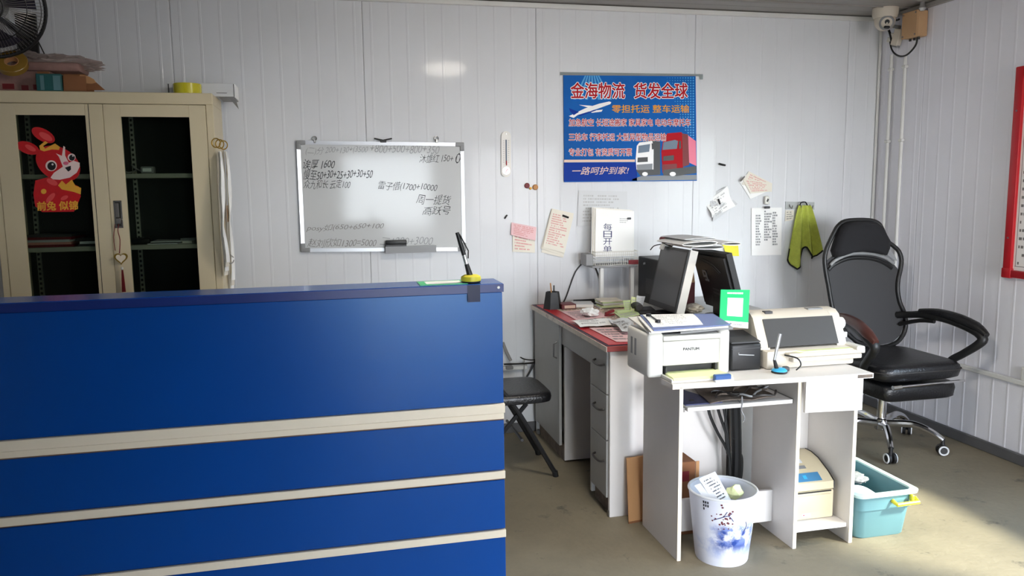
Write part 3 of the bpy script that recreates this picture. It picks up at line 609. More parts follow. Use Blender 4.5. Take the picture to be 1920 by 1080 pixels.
# ------------------------------------------------------------------ thermometer, magnets and marks on the wall
def plate(px, Y, th=.006): return MB().prism([aty(x, y, Y) for x, y in px], (0, th, 0))
def stadium(x0, y0, x1, y1, n=8):
    r = (x1 - x0) / 2; cx = (x0 + x1) / 2
    return [(cx + r * cos(pi + pi * i / n), y0 + r - r * sin(pi * i / n)) for i in range(n + 1)] + [(cx + r * cos(pi * i / n), y1 - r + r * sin(pi * i / n)) for i in range(n + 1)]
TY = BY - .014
t = thing('thermometer', 'white wall thermometer with red column right of the whiteboard', 'thermometer', tuple(aty(949, 332, TY)))
obj('plate', plate(stadium(940, 246, 958, 332), TY, .009), 'white_plastic', t)
p0, p1 = aty(949.5, 308, TY - .002), aty(949, 262, TY - .002)
obj('tube', MB().cyl(p0, p1, .0035, n=8), 'glass_print', t); obj('red_column', MB().cyl(p0 + Vector((0, -.0032, -.006)), p0 + Vector((0, -.0032, .02)), .0028, n=8), 'red_print', t)
p = aty(949, 320, TY - .001); obj('dial', MB().cyl(p, p + Vector((0, -.004, 0)), .022, n=24), 'aluminium', t); obj('needle', MB().rbox(p + Vector((.002, -.005, 0)), (.004, .0012, .03), Euler((0, .6, 0))), 'red_print', t)
m = MB()
for k in range(11):
    for s in (-1, 1): q = aty(949 + s * 4.5, 264 + k * 4, TY - .0006); m.box(q + Vector((-.004, 0, -.0008)), q + Vector((.004, .0005, .0008)))
obj('scale_marks', m, 'ink_grey', t)['kind'] = 'stuff'; p = aty(949, 251, TY - .001); obj('nail', MB().cyl(p, p + Vector((0, -.004, 0)), .004, n=8), 'steel', t)
def magnet(px, py, r, mat, label):
    p = aty(px, py, BY - .004); t = thing('round_magnet', label, 'magnet', tuple(p), 0, 'round magnets on the back wall'); obj('shell', MB().lathe([(r, 0), (r, .006), (r * .8, .011), (.001, .0125)], p, 18, (0, -1, 0)), mat, t); obj('magnet_core', MB().cyl(p + Vector((0, .001, 0)), p + Vector((0, -.001, 0)), r * .8, n=14), 'dark_grey', t)
magnet(988, 348, .016, 'dark_red', 'dark red round magnet on the wall right of the thermometer'); magnet(1003.5, 351, .017, 'cardboard', 'tan round magnet beside the dark red magnet on the wall'); magnet(994.5, 353, .008, 'gold_sticker', 'tiny orange magnet between the dark red and tan magnets')
def clipbar(x0, y0, x1, y1, label, w=.009):
    a, b = aty(x0, y0, BY - .012), aty(x1, y1, BY - .012); d = (b - a); t = thing('wall_clip', label, 'clip', tuple((a + b) / 2), 0, 'black clips on the back wall')
    obj('clip_bar', MB().tube([a, b], w / 2, 8), 'black_plastic', t); obj('clip_pad', MB().tube([a.lerp(b, .25) + Vector((0, .004, -.002)), a.lerp(b, .75) + Vector((0, .004, -.002))], w * .4, 6), 'dark_grey', t)
clipbar(946, 410, 951, 403, 'tiny black clip on the wall below the thermometer'); clipbar(1348, 307, 1360, 310, 'small black magnetic clip alone on the wall right of the poster', .012)
# ------------------------------------------------------------------ advertising poster
PY = BY - .008
pc = [aty(1056, 140, PY), aty(1304, 141.5, PY), aty(1306.5, 339, PY), aty(1058, 341.5, PY)]
t = thing('poster', 'blue freight advertising poster with red lettering and two trucks on the wall', 'poster', tuple((pc[2] + pc[3]) / 2))
obj('panel', MB().prism([p + Vector((0, -.002, 0)) for p in pc], (0, .004, 0)), 'poster_blue', t, smooth=None)
PQ = PY - .0024
def zp(zx, zy, o=0): p = aty(1030 + zx / 4.5, 120 + zy / 4.5, PQ); p.y -= o; return p
def pp(name, mat, pts, k=1): return obj(name, MB().poly([zp(x, y, .0002 * k) for x, y in pts]), mat, t, smooth=None)
pp('lower_band', 'poster_deep', [(122, 832), (740, 832), (740, 985), (122, 990)]); pp('orange_line', 'tan_print', [(122, 808), (722, 806), (722, 826), (122, 830)], 2)
m = MB()
for i in range(7):
    a = (i - 3) * .16 + .05; m.poly([zp(300 + 18 * i, 98, .0002), zp(312 + 18 * i, 98, .0002), zp(362 + 330 * sin(a), 300, .0002), zp(340 + 330 * sin(a), 300, .0002)])
obj('light_rays', m, 'sky_print', t, smooth=None)
m = MB()
for i in range(11):
    for j in range(24):
        x, y = 1215 - i * 22 + (j % 2) * 0, 118 + j * 22
        if x < 985 + j * 8: continue
        r = 3 + 4.5 * (10 - i) / 10
        m.poly([zp(px, py, .0003) for px, py in ellipse(x, y, r, r, 0, 6)])
h = obj('halftone_dots', m, 'sky_print', t, smooth=None); h['kind'] = 'stuff'
def row(body, x0, y0, x1, y1, mat='red_print', out=('white_print', .04), w=.014):
    fit_text('lettering', body, MATS[mat], t, [zp(x0, y0), zp(x1, y0), zp(x1, y1), zp(x0, y1)], (0, -.0006, 0), w, (MATS[out[0]], out[1]) if out else None)
row('金海物流', 182, 158, 635, 290, w=.02); row('货发全球', 715, 160, 1165, 290, w=.02)
row('零担托运 整车运输', 528, 345, 1180, 412, 'gold_print', None, .012)
row('加急航空 长短途搬家 家具家电 电动车摩托车', 165, 462, 1190, 525); row('三轮车 行李托运 大型异型物品运输', 165, 585, 985, 648); row('专业打包 有资质可开票', 165, 712, 695, 775)
fit_text('lettering', '一路呵护到家!', MATS['tan_print'], t, [zp(195, 868), zp(672, 866), zp(668, 928), zp(190, 938)], (0, -.0005, 0), .004, None, .2)
def picture(name, parts):
    g = None
    for k, (nm, mat, pts) in enumerate(parts):
        o = obj(nm if k else name, MB().poly([zp(x, y, .0003 + .00025 * (k + 1)) for x, y in pts]), mat, t, smooth=None)
        if k: o.parent = g
        else: g = o
picture('aeroplane_picture', [('', 'white_print', [(165, 440), (300, 375), (420, 335), (505, 316), (522, 322), (515, 338), (400, 380), (240, 430), (205, 455)]),
    ('tail', 'poster_deep', [(165, 372), (250, 405), (205, 432), (175, 400)]), ('wing', 'white_print', [(250, 345), (350, 352), (400, 362), (340, 372)]), ('wing', 'white_print', [(330, 398), (450, 385), (440, 402), (360, 412)]), ('belly', 'poster_deep', [(240, 432), (380, 388), (395, 392), (260, 440)])])
picture('white_truck_picture', [('', 'black_print', [(735, 790), (760, 660), (870, 645), (935, 655), (935, 935), (770, 945), (735, 900)]), ('cab', 'white_print', [(738, 690), (760, 662), (868, 650), (880, 700), (878, 890), (735, 890), (728, 800)]),
    ('windscreen', 'glass_print', [(752, 690), (850, 675), (842, 740), (748, 752)]), ('grille', 'black_print', [(745, 790), (830, 785), (830, 825), (742, 830)]), ('bumper', 'grey_print', [(735, 850), (870, 840), (868, 890), (740, 895)]), ('lamp', 'white_print', ellipse(806, 928, 24, 17)), ('mirror', 'black_print', [(862, 670), (885, 668), (882, 720), (864, 720)])])
picture('red_truck_picture', [('', 'red_print', [(945, 740), (960, 640), (995, 585), (1115, 575), (1130, 600), (1130, 925), (955, 920)]), ('trailer', 'pink_print', [(1165, 600), (1235, 650), (1240, 860), (1175, 830)]), ('trailer_front', 'dark_red', [(1120, 585), (1170, 595), (1180, 850), (1125, 870)]),
    ('windscreen', 'glass_print', [(962, 660), (1060, 640), (1085, 650), (1075, 715), (955, 725)]), ('grille', 'black_print', [(962, 778), (1050, 770), (1050, 812), (958, 818)]), ('bumper', 'dark_red', [(948, 850), (1075, 840), (1075, 890), (950, 895)]), ('undercarriage', 'black_print', [(958, 895), (1240, 860), (1240, 920), (1075, 945), (960, 940)]), ('lamp', 'white_print', ellipse(1040, 928, 26, 18)), ('side_window', 'black_print', [(1092, 650), (1108, 648), (1110, 715), (1094, 715)])])
pp('road', 'grey_print', [(700, 972), (780, 945), (1242, 935), (1244, 978), (700, 985)], 1)
obj('tape', MB().prism([aty(x, y, PY - .0026) for x, y in ((1050, 135), (1318, 139), (1318, 149), (1312, 149), (1311, 143), (1050, 141))], (0, .0006, 0)), 'clear_tape', t)
# ------------------------------------------------------------------ papers pinned to the back wall
NY = (0, -1, 0)
def wq(pts, d=.008): return [aty(x, y, BY - d) for x, y in pts]
def paper(label, layers, cat='paper', clip=None, name='wall_paper_note', group=None):
    """layers: (quad TL,TR,BR,BL px, material, ink, rows, bulge)"""
    t = None
    for k, (q, mat, ink, rows, bul) in enumerate(layers):
        sh = Sheet(wq(q, .007 + .004 * k), NY, bul or (lambda u, v: .004 * sin(pi * u) * (1 - v)))
        if t is None: t = thing(name, label, cat, tuple((sh.c[0] + sh.c[1]) / 2), 0, 'papers on the back wall')
        s = obj('sheet', sh.mb(8, 8), mat, t)
        if rows: obj('print', sh.marks(rows), ink, s, smooth=None)['kind'] = 'stuff'
    if clip:
        a, b, mat, w = clip; a, b = aty(*a, BY - .022), aty(*b, BY - .022); obj('clip', MB().tube([a, b], w, 8), mat, t)
    return t
paper('small pink receipt slip folded over a pale one, below the magnets', [([(961, 436), (1003, 446), (1003, 474), (961, 472)], 'paper_aged', 'ink_red', 5, None), ([(959, 417), (1006, 426), (1003, 451), (957, 440)], 'paper_pink', 'ink_red', 6, lambda u, v: .012 * (1 - v))], 'receipt')
paper('tilted pad of pale pink receipts held by a black clip', [([(1037, 398), (1075, 407), (1056, 483), (1015, 473)], 'paper_aged', 'ink_pale', 0, None), ([(1034, 392), (1074, 401), (1052, 478), (1014, 466)], 'paper_aged', 'ink_red', 12, None), ([(1035, 391), (1076, 400), (1058, 474), (1017, 463)], 'paper_aged', 'ink_red', 14, lambda u, v: .006 * (1 - v))], 'receipt', ((1055, 404), (1066, 408), 'black_plastic', .006))
paper('large grey form sheet on the wall behind the notebook in the rack', [([(1085, 357), (1176, 359), (1176, 422), (1082, 424)], 'paper_grey', 'ink_pale', 9, lambda u, v: .002)], 'form')
cr = lambda u, v: .018 * sin(4 * u + 1) * sin(5 * v) + .012 * (1 - v)
paper('crumpled white slip pinned diagonally under a black clip', [([(1331, 366), (1360, 350), (1381, 382), (1335, 416)], 'paper_grey', 'ink_pale', 5, cr), ([(1325, 382), (1361, 349), (1378, 386), (1333, 408)], 'paper', 'ink_pale', 6, cr)], 'paper', ((1347, 373), (1350, 383), 'black_plastic', .006))
paper('tilted cream and red receipt with a folded corner right of the poster', [([(1386, 340), (1405, 322), (1440, 358), (1407, 373)], 'paper', 'ink_pale', 0, None), ([(1404, 321), (1448, 344), (1447, 360), (1391, 346)], 'paper_aged', 'ink_red', 5, None), ([(1392, 334), (1447, 343), (1445, 359), (1407, 363)], 'paper_aged', 'ink_red', 6, None)], 'receipt', ((1388, 340), (1396, 331), 'steel', .005))
t = paper('white sheet of handwritten numbers hanging below a white magnet clip', [([(1409, 390), (1466, 389), (1465, 478), (1409, 479)], 'paper', 'ink_grey', 0, lambda u, v: .003 * sin(2 * pi * u))], 'paper')
sh = Sheet(wq([(1409, 390), (1466, 389), (1465, 478), (1409, 479)], .011), NY); m = MB()
for u0, u1, r, v0, v1 in ((.14, .3, 13, .2, .92), (.42, .66, 12, .3, .95), (.7, .84, 13, .2, .92)): sh.marks(r, u0, u1, v0, v1, .6, (.02, .06), .015, 1, m)
obj('handwriting', m, 'ink_faint', t, smooth=None)['kind'] = 'stuff'
a, b = aty(1437.6, 368, BY - .02), aty(1437.6, 390, BY - .02)
obj('magnet_clip', MB().rbox((a + b) / 2 + Vector((0, 0, .012)), (.032, .022, .055), None, .01, 2), 'white_plastic', t); obj('clip_jaw', MB().rbox(b + Vector((0, -.004, .004)), (.034, .022, .014), None, .003), 'dark_grey', t); obj('clip_logo', MB().rbox((a + b) / 2 + Vector((0, -.0114, .012)), (.012, .001, .02), Euler((0, .4, 0))), 'dark_grey', t)
paper('yellow sticky note on the wall at the right of the black monitor', [([(1356, 478), (1374, 479), (1376, 521), (1366, 521)], 'paper_grey', 'ink_pale', 3, None), ([(1354, 457), (1384, 458), (1384, 480), (1361, 479)], 'sticky_yellow', 'ink_pale', 0, lambda u, v: .012 * (1 - v))], 'sticky note')
# adhesive hook strip with slip and towel
t = thing('hook_strip', 'clear adhesive hook strip holding a green towel on the wall', 'hook', tuple(aty(1500, 385, BY - .008)))
obj('strip', MB().prism(wq([(1473, 378), (1527, 379), (1527, 393), (1473, 392)], .008), (0, .003, 0)), 'hook_clear', t)
for x in (1480, 1497, 1518): p = aty(x, 388, BY - .009); obj('hook', MB().tube([p + Vector((0, 0, .015)), p + Vector((0, -.012, -.002)), p + Vector((0, -.03, -.008)), p + Vector((0, -.036, .01))], .0035, 6, smooth=3), 'steel', t)
paper('small spotted slip hanging at the left of the green towel', [([(1473, 394), (1489, 394), (1488, 412), (1472, 415)], 'paper_aged', 'ink_grey', 4, None)], 'paper')
pr = [(0, 487), (.1, 497), (.2, 504), (.34, 497), (.43, 482), (.48, 466), (.54, 462), (.62, 476), (.76, 485), (.9, 479), (1, 469)]
def hem(u):
    for (a, b), (c, d) in zip(pr, pr[1:]):
        if u <= c: k = (u - a) / (c - a); return b + (d - b) * k
    return pr[-1][1]
def tw(u, v, o=0):
    w = v ** .8; y = 385 + (hem(u) - 385) * v; xl = 1499 + (1480 - 1499) * w; xr = 1519 + (1539 - 1519) * w
    p = aty(xl + (xr - xl) * u, y, BY - .04); p.y += .026 * sin(2 * pi * 2.6 * u + .7) * (.35 + .65 * v) - o; return p
t = thing('towel', 'lime green microfibre towel with black hem hanging from the hook strip', 'towel', tuple(aty(1508, 386, BY - .04)))
obj('cloth', MB().grid(tw, 26, 18, (0, .004, 0)), 'towel', t, smooth=80)
obj('hem', MB().tube([tw(i / 40, 1) + Vector((0, .002, 0)) for i in range(41)], .0055, 6), 'black_cloth', t); obj('hem', MB().tube([tw(0, i / 10) + Vector((0, .002, 0)) for i in range(8, 11)], .004, 6), 'black_cloth', t)
obj('loop', MB().tube([tw(.1, 0), aty(1502, 380, BY - .045), aty(1510, 379, BY - .045), tw(.8, 0)], .004, 6, smooth=3), 'black_cloth', t)
# ------------------------------------------------------------------ wall cable behind the desk
Yc = BY - .009
solo('arched_cable', MB().tube([aty(x, y, Yc) for x, y in ((1052, 575), (1062, 555), (1076, 516), (1086, 500), (1097, 491), (1108, 492), (1117, 503), (1124, 525), (1127, 560))], .0042, 6, smooth=4), 'cable_black', 'thin black cable arching over the wall behind the desk', 'cable')
# trunking low on both walls, socket, red notice frame
solo('cable_trunking', MB().box((.2, BY - .026, .395), (1.16, BY - .0045, .42), .003), 'trim_white', 'white cable trunking low on the back wall behind the folding chair', 'trunking', 'cable trunking on the walls')
solo('cable_trunking', MB().box((RX - .026, FY, .43), (RX - .0045, 4.3, .455), .003), 'trim_white', 'white cable trunking low on the right wall behind the office chair', 'trunking', 'cable trunking on the walls')
t = thing('wall_socket', 'white wall socket on the right wall trunking at the picture edge', 'socket', (RX - .004, 3.34, .4))
p = atx(1921, 706, RX - .02)
obj('plate', MB().box((RX - .014, p.y - .08, p.z - .045), (RX - .0045, p.y + .03, p.z + .045), .003), 'white_plastic', t); obj('face', MB().box((RX - .018, p.y - .07, p.z - .035), (RX - .0138, p.y + .02, p.z + .035), .002), 'trim_white', t)
t = thing('cable_tangle', 'thin dark cables and plug on the trunking beside the grey desk', 'cables', tuple(aty(980, 690, BY - .03)))
cb = lambda pts, r, m_, nm='cable': obj(nm, MB().tube([aty(x, y, BY - .034) for x, y in pts], r, 6, smooth=4), m_, t)
cb([(976, 670), (985, 674), (1000, 675), (1014, 672)], .004, 'cable_black'); cb([(1014, 658), (1004, 676), (995, 694), (986, 710)], .006, 'cable_black'); cb([(1014, 676), (1000, 680), (980, 682), (945, 683)], .0055, 'cable_black'); cb([(943, 642), (950, 660), (958, 676)], .009, 'cable_grey'); cb([(983, 673), (983, 690), (982, 710)], .003, 'cable_grey')
p = aty(955, 689, BY - .03); obj('plug', MB().rbox(p, (.045, .03, .02), None, .004), 'grey_plastic', t)
t = thing('notice_frame', 'red framed white notice board on the right wall', 'notice board', (RX - .02, 3.1, .99))
ry0, ry1, rz0, rz1 = 2.5, 3.505, .99, 2.085
obj('backing', MB().box((RX - .016, ry0, rz0), (RX - .006, ry1, rz1)), 'paper', t)
fw = .05
for a, b in (((ry1 - fw, rz0), (ry1, rz1)), ((ry0, rz0), (ry0 + fw, rz1)), ((ry0 + fw, rz0), (ry1 - fw, rz0 + fw * .8)), ((ry0 + fw, rz1 - fw), (ry1 - fw, rz1))):
    obj('frame_bar', MB().box((RX - .034, a[0], a[1]), (RX - .006, b[0], b[1]), .006, 2), 'red_plastic', t)
obj('corner_cap', MB().box((RX - .037, ry1 - .055, rz0 - .004), (RX - .006, ry1 + .004, rz0 + .05), .006, 2), 'red_plastic', t)
m = MB()
for k in range(22):
    z = rz1 - .12 - k * .043; y = ry1 - .075
    while y > ry0 + .15:
        w = random.uniform(.008, .02)
        if random.random() < .8: m.poly([(RX - .0164, y, z), (RX - .0164, y - w, z), (RX - .0164, y - w, z + .014), (RX - .0164, y, z + .014)])
        y -= w + .006
s = obj('print', m, 'ink_grey', t, smooth=None); s['kind'] = 'stuff'
m = MB()
for z in (rz0 + .06, rz1 - .09): m.box((RX - .0166, ry0 + .06, z), (RX - .0161, ry1 - .06, z + .003))
m.box((RX - .0166, ry1 - .066, rz0 + .06), (RX - .0161, ry1 - .063, rz1 - .09)); obj('rule_lines', m, 'ink_grey', t, smooth=None)
for z in (1.2, 1.86): obj('screw', MB().cyl((RX - .037, ry1 - .025, z), (RX - .033, ry1 - .025, z), .005, n=10), 'steel', t)
# ------------------------------------------------------------------ upper right corner: camera, junction box, conduits
cc = aty(1660, 22, 4.36)
t = thing('dome_camera', 'beige dome security camera under the ceiling in the right corner', 'camera', (cc.x, 4.36, CZ))
ca = Vector((-.35, -.75, -.35)).normalized()
obj('base', MB().lathe([(.075, 0), (.075, -.035), (.066, -.06)], (cc.x, 4.36, CZ - .001), 28), 'ivory_plastic', t)
dc = Vector((cc.x, 4.36, CZ - .075))
obj('dome', MB().lathe([(.001, -.062), (.03, -.054), (.052, -.035), (.062, 0), (.058, .022), (.05, .03)], dc, 28, -ca), 'ivory_plastic', t)
fc = dc + ca * .05
obj('face_ring', MB().torus(fc, .038, .007, ca, 24, 6), 'grey_plastic', t); obj('lens', MB().cyl(fc + Vector((0, 0, .008)), fc + Vector((0, 0, .008)) + ca * .014, .014, n=18), 'black_gloss', t); obj('sensor_window', MB().rbox(fc + ca * .01 + Vector((0, 0, -.024)), (.036, .012, .016), Vector((0, -1, 0)).rotation_difference(ca).to_matrix(), .005), 'black_gloss', t)
t = thing('junction_box', 'tan square junction box high on the right wall by the camera', 'junction box', (RX - .004, 4.2, 2.35))
jb = [atx(1690, 30, RX - .05), atx(1736, 16, RX - .05), atx(1733, 68, RX - .05), atx(1696, 75, RX - .05)]
ymin, ymax = jb[1].y + .03, jb[0].y - .05; zmin, zmax = jb[3].z, jb[0].z
obj('box_body', MB().box((RX - .075, ymin, zmin), (RX - .005, ymax, zmax), .004), 'tan_box', t)
obj('lid', MB().box((RX - .083, ymin - .002, zmin - .002), (RX - .075, ymax + .002, zmax + .002), .003), 'tan_box', t)
for k in range(4): obj('screw', MB().cyl((RX - .086, ymin + .012 + (k % 2) * (ymax - ymin - .024), zmin + .012 + (k // 2) * (zmax - zmin - .024)), (RX - .083, ymin + .012 + (k % 2) * (ymax - ymin - .024), zmin + .012 + (k // 2) * (zmax - zmin - .024)), .005, n=8), 'steel', t)
for k in range(3): obj('cable_gland', MB().cyl((RX - .04, ymin + .03 + k * .035, zmin - .014), (RX - .04, ymin + .03 + k * .035, zmin), .008, n=10), 'dark_grey', t)
solo('ceiling_bulb', MB().lathe([(.012, 0), (.014, -.02), (.02, -.035), (.012, -.05), (.001, -.053)], (RX - .06, 4.17, CZ - .001), 14), 'aluminium', 'small shiny metal fixture under the ceiling above the junction box', 'fixture')
g = 'white wall conduits in the right corner'
for yy, lab in ((4.47, 'thin white conduit nearest the corner on the right wall'), (4.345, 'white conduit below the junction box on the right wall')):
    t = thing('wall_conduit', lab, 'conduit', (RX - .015, yy, .07), 0, g)
    obj('pipe', MB().cyl((RX - .016, yy, .07), (RX - .016, yy, 2.28 if yy < 4.4 else 2.3), .011, n=12), 'trim_white', t)
    for z in (.9, 1.75, 2.2): obj('clamp', MB().box((RX - .03, yy - .018, z), (RX - .0045, yy + .018, z + .018), .003), 'trim_white', t)
t = thing('cable_fittings', 'white cable connectors and clamps beneath the dome camera', 'fittings', (RX - .02, 4.42, 2.3))
f = lambda px, py, d, mat, nm='connector': obj(nm, MB().rbox(atx(px, py, RX - .035), d, Euler((.3, 0, .2)), .004), mat, t)
f(1683, 70, (.04, .05, .1), 'ivory_plastic'); f(1674, 70, (.03, .03, .05), 'white_plastic'); f(1680, 84, (.03, .045, .03), 'grey_plastic'); f(1681, 50, (.03, .05, .02), 'grey_plastic', 'clamp'); f(1668, 75, (.02, .03, .03), 'white_plastic', 'clamp')
cv = lambda pts, r, mat: obj('cable', MB().tube([atx(x, y, RX - .05) for x, y in pts], r, 6, smooth=4), mat, t)
cv([(1655, 40), (1664, 52), (1669, 64), (1672, 80)], .007, 'cable_black'); cv([(1652, 30), (1640, 25), (1638, 20), (1648, 14)], .004, 'cable_grey'); cv([(1668, 36), (1680, 38), (1686, 36)], .006, 'cable_black')
solo('loop_cable', MB().tube([atx(x, y, RX - .05) for x, y in ((1669, 78), (1671, 90), (1677, 100), (1688, 105.5), (1700, 103), (1711, 93), (1718, 82), (1720, 70))], .0055, 6, smooth=5), 'cable_black', 'black cable looping down below the junction box in the corner', 'cable')
# ------------------------------------------------------------------ black folding chair
SX0, SX1, SYn, SYf = .66, 1.10, 3.77, 4.17
t = thing('folding_chair', 'black padded folding chair between the blue counter and the grey desk', 'chair', (.88, 3.97, 0))
def seatfn():
    m = MB(); n = 28; R = []
    for z, k in ((.405, .93), (.41, .98), (.432, 1.0), (.448, .985), (.456, .93), (.459, .8)):
        ring = []
        for i in range(n):
            a = 2 * pi * i / n; c, s_ = cos(a), sin(a); e = .32
            ring.append(m.bm.verts.new(((SX0 + SX1) / 2 + (SX1 - SX0) / 2 * k * math.copysign(abs(c) ** e, c), (SYn + SYf) / 2 + (SYf - SYn) / 2 * k * math.copysign(abs(s_) ** e, s_), z)))
        R.append(ring)
    for a, b in zip(R, R[1:]): m.bridge(a, b)
    m.bm.faces.new(R[0]); m.bm.faces.new(R[-1]); return m
obj('seat', seatfn(), 'black_leather', t, smooth=50)
for y in (SYn + .02, SYf - .03):
    obj('leg', MB().tube([(SX0 - .08, y, .86), (SX0 - .02, y, .66), (SX0 + .2, y, .44), (1.112, y + .02, .012)], .0125, 8, smooth=4), 'black_plastic', t)
    obj('leg', MB().tube([(.96, y + (.025 if y < 4 else -.025), .40), (.62, y + (.025 if y < 4 else -.025), .012)], .0115, 8), 'black_plastic', t)
    for x, dy in ((1.112, .02), (.62, .025 if y < 4 else -.025)): obj('foot_cap', MB().cyl((x, y + dy, 0), (x - .006, y + dy, .03), .0155, n=10), 'black_plastic', t)
obj('crossbar', MB().tube([(.93, SYn + .025, .215), (.93, SYf - .025, .215)], .008, 8), 'black_plastic', t); obj('crossbar', MB().tube([(.7, SYn + .05, .11), (.7, SYf - .06, .11)], .008, 8), 'black_plastic', t)
obj('backrest', MB().rbox((SX0 - .065, 3.97, .79), (.035, .38, .22), Euler((0, -.28, 0)), .015, 2), 'black_leather', t)
# ------------------------------------------------------------------ grey office desk along the back wall
DZ, DX0, DX1, DY0, DY1 = .797, 1.19, 1.78, 3.25, 4.55
t = thing('office_desk', 'worn pale grey office desk with red top against the back wall', 'desk', ((DX0 + DX1) / 2, 3.9, 0), 0, 'grey desks at the back wall')
obj('end_panel', MB().box((DX0 + .012, DY0, 0), (DX1, DY0 + .022, DZ - .028), .002), 'desk_pale', t); obj('end_panel', MB().box((DX0 + .012, DY1 - .022, 0), (DX1, DY1, DZ - .028), .002), 'desk_grey', t)
obj('inner_panel', MB().box((DX0 + .012, 3.50, .03), (DX1, 3.518, DZ - .028)), 'desk_grey', t); obj('inner_panel', MB().box((DX0 + .03, 4.0, .01), (DX1, 4.018, DZ - .028)), 'desk_pale', t)
obj('back_panel', MB().box((DX1 - .02, DY0 + .022, .1), (DX1 - .004, DY1 - .022, DZ - .028)), 'desk_front', t)
obj('plinth', MB().box((DX0 + .03, DY0 + .022, 0), (DX0 + .05, 3.5, .07)), 'rust_dirt', t); obj('plinth', MB().box((DX0 + .03, 4.018, 0), (DX0 + .05, DY1 - .022, .09)), 'rust_dirt', t)
obj('apron', MB().box((DX0 + .02, 3.518, .655), (DX0 + .036, 4.09, DZ - .028)), 'desk_front', t)
for z0, z1 in ((.085, .352), (.356, .565), (.569, .765)):
    d = obj('drawer', MB().box((DX0 + .004, DY0 + .024, z0), (DX0 + .02, 3.498, z1), .002).box((DX0 + .02, DY0 + .04, z0 + .02), (DX1 - .04, 3.48, z1 - .03)), 'desk_front', t)
    zc = (z0 + z1) / 2 + .03
    obj('handle', MB().tube([(DX0 + .004, 3.42, zc + .004), (DX0 - .014, 3.41, zc), (DX0 - .016, 3.36, zc - .004), (DX0 - .014, 3.31, zc), (DX0 + .004, 3.30, zc + .004)], .005, 8, smooth=3), 'worn_black', d)
d = obj('door', MB().box((DX0 + .004, 4.02, .09), (DX0 + .02, 4.526, DZ - .03), .002), 'desk_front', t)
obj('handle', MB().tube([(DX0 + .004, 4.06, .66), (DX0 - .014, 4.06, .65), (DX0 - .014, 4.06, .58), (DX0 + .004, 4.06, .57)], .005, 8), 'steel', d)
obj('desk_top', MB().box((DX0 - .008, DY0 - .012, DZ - .026), (DX1, DY1, DZ - .002), .002), 'desk_red', t)
obj('front_edge', MB().box((DX0 - .011, DY0 - .013, DZ - .027), (DX0 - .0075, DY1, DZ - .003)), 'worn_edge', t)
obj('rubber_sheet', MB().box((DX0 - .006, DY0 - .006, DZ - .002), (DX1 - .01, DY1 - .01, DZ)), 'rubber_mat', t)
for y in (DY0 + .012, DY1 - .03): obj('foot', MB().box((DX0 + .008, y - .01, 0), (DX0 + .03, y + .012, .03), .004), 'steel', t)
t = thing('office_desk', 'plain grey desk standing beyond the red topped desk under the monitors', 'desk', (2.08, 3.9, 0), 0, 'grey desks at the back wall')
obj('desk_top', MB().box((1.785, DY0 - .012, DZ - .026), (2.39, DY1, DZ), .002), 'desk_grey', t)
obj('end_panel', MB().box((1.8, DY0, 0), (2.37, DY0 + .022, DZ - .026)), 'desk_pale', t); obj('end_panel', MB().box((1.8, DY1 - .022, 0), (2.37, DY1, DZ - .026)), 'desk_pale', t)
obj('inner_panel', MB().box((1.8, 3.52, .03), (2.35, 3.54, DZ - .026)), 'desk_grey', t); obj('modesty_panel', MB().box((1.8, DY0 + .022, .1), (1.815, DY1 - .022, DZ - .026)), 'desk_grey', t)
# ------------------------------------------------------------------ things on the grey desk
def dz(x, y, h=0): p = atz(x, y, DZ + h); return p
ma = [(DX0 + .002, DY1 - .06), (1.66, DY1 - .06), (1.66, DY0 + .004), (DX0 + .002, DY0 + .004)]
t = thing('desk_mat', 'red desk mat with pale printed centre on the grey desk', 'mat', (1.4, 3.9, DZ))
obj('mat', MB().box((DX0 + .008, DY0 + .008, DZ + .0004), (1.7, DY1 - .05, DZ + .0026), .0008), 'red_plastic', t)
obj('mat_centre', MB().box((DX0 + .075, DY0 + .045, DZ + .0027), (1.68, DY1 - .1, DZ + .0032)), 'tan_print', t)
ms = Sheet([(DX0 + .08, DY1 - .12, DZ + .0033), (1.66, DY1 - .12, DZ + .0033), (1.66, DY0 + .06, DZ + .0033), (DX0 + .08, DY0 + .06, DZ + .0033)], (0, 0, 1))
p = obj('print', ms.marks(26, .03, .97, .03, .97, .45, (.02, .07), .02), 'ink_grey', t, smooth=None); p['kind'] = 'stuff'
def flat(label, pts, mat, ink, rows, z=.006, bul=None, cat='paper', name='loose_sheet'):
    sh = Sheet([atz(x, y, DZ + z) for x, y in pts], (0, 0, 1), bul or (lambda u, v: .003 * sin(pi * u) * sin(pi * v)))
    t = thing(name, label, cat, tuple((sh.c[0] + sh.c[2]) / 2)); s = obj('sheet', sh.mb(8, 8), mat, t)
    if rows: obj('print', sh.marks(rows, h=.5), ink, s, smooth=None)['kind'] = 'stuff'
    return t
flat('white folded printout lying across the middle of the red mat', [(1066, 602), (1140, 597), (1152, 610), (1088, 613)], 'paper', 'ink_pale', 4, .012, lambda u, v: .012 * sin(pi * v) + .003 * abs(sin(6 * u)))
flat('crumpled white receipt beside the laser printer on the red mat', [(1141, 602), (1186, 597), (1190, 622), (1166, 621)], 'paper_grey', 'ink_grey', 4, .024, lambda u, v: .014 * abs(sin(5 * u + 2) * sin(4 * v)))
flat('pale pink printed form at the near corner of the red mat', [(1104, 615), (1183, 613), (1190, 641), (1156, 641)], 'paper_pink', 'ink_grey', 5, .0045, lambda u, v: .001)
flat('pale pink printed form at the far end of the red mat', [(1052, 584), (1118, 580), (1140, 594), (1082, 601)], 'paper_pink', 'ink_grey', 7, .0045, lambda u, v: .001)
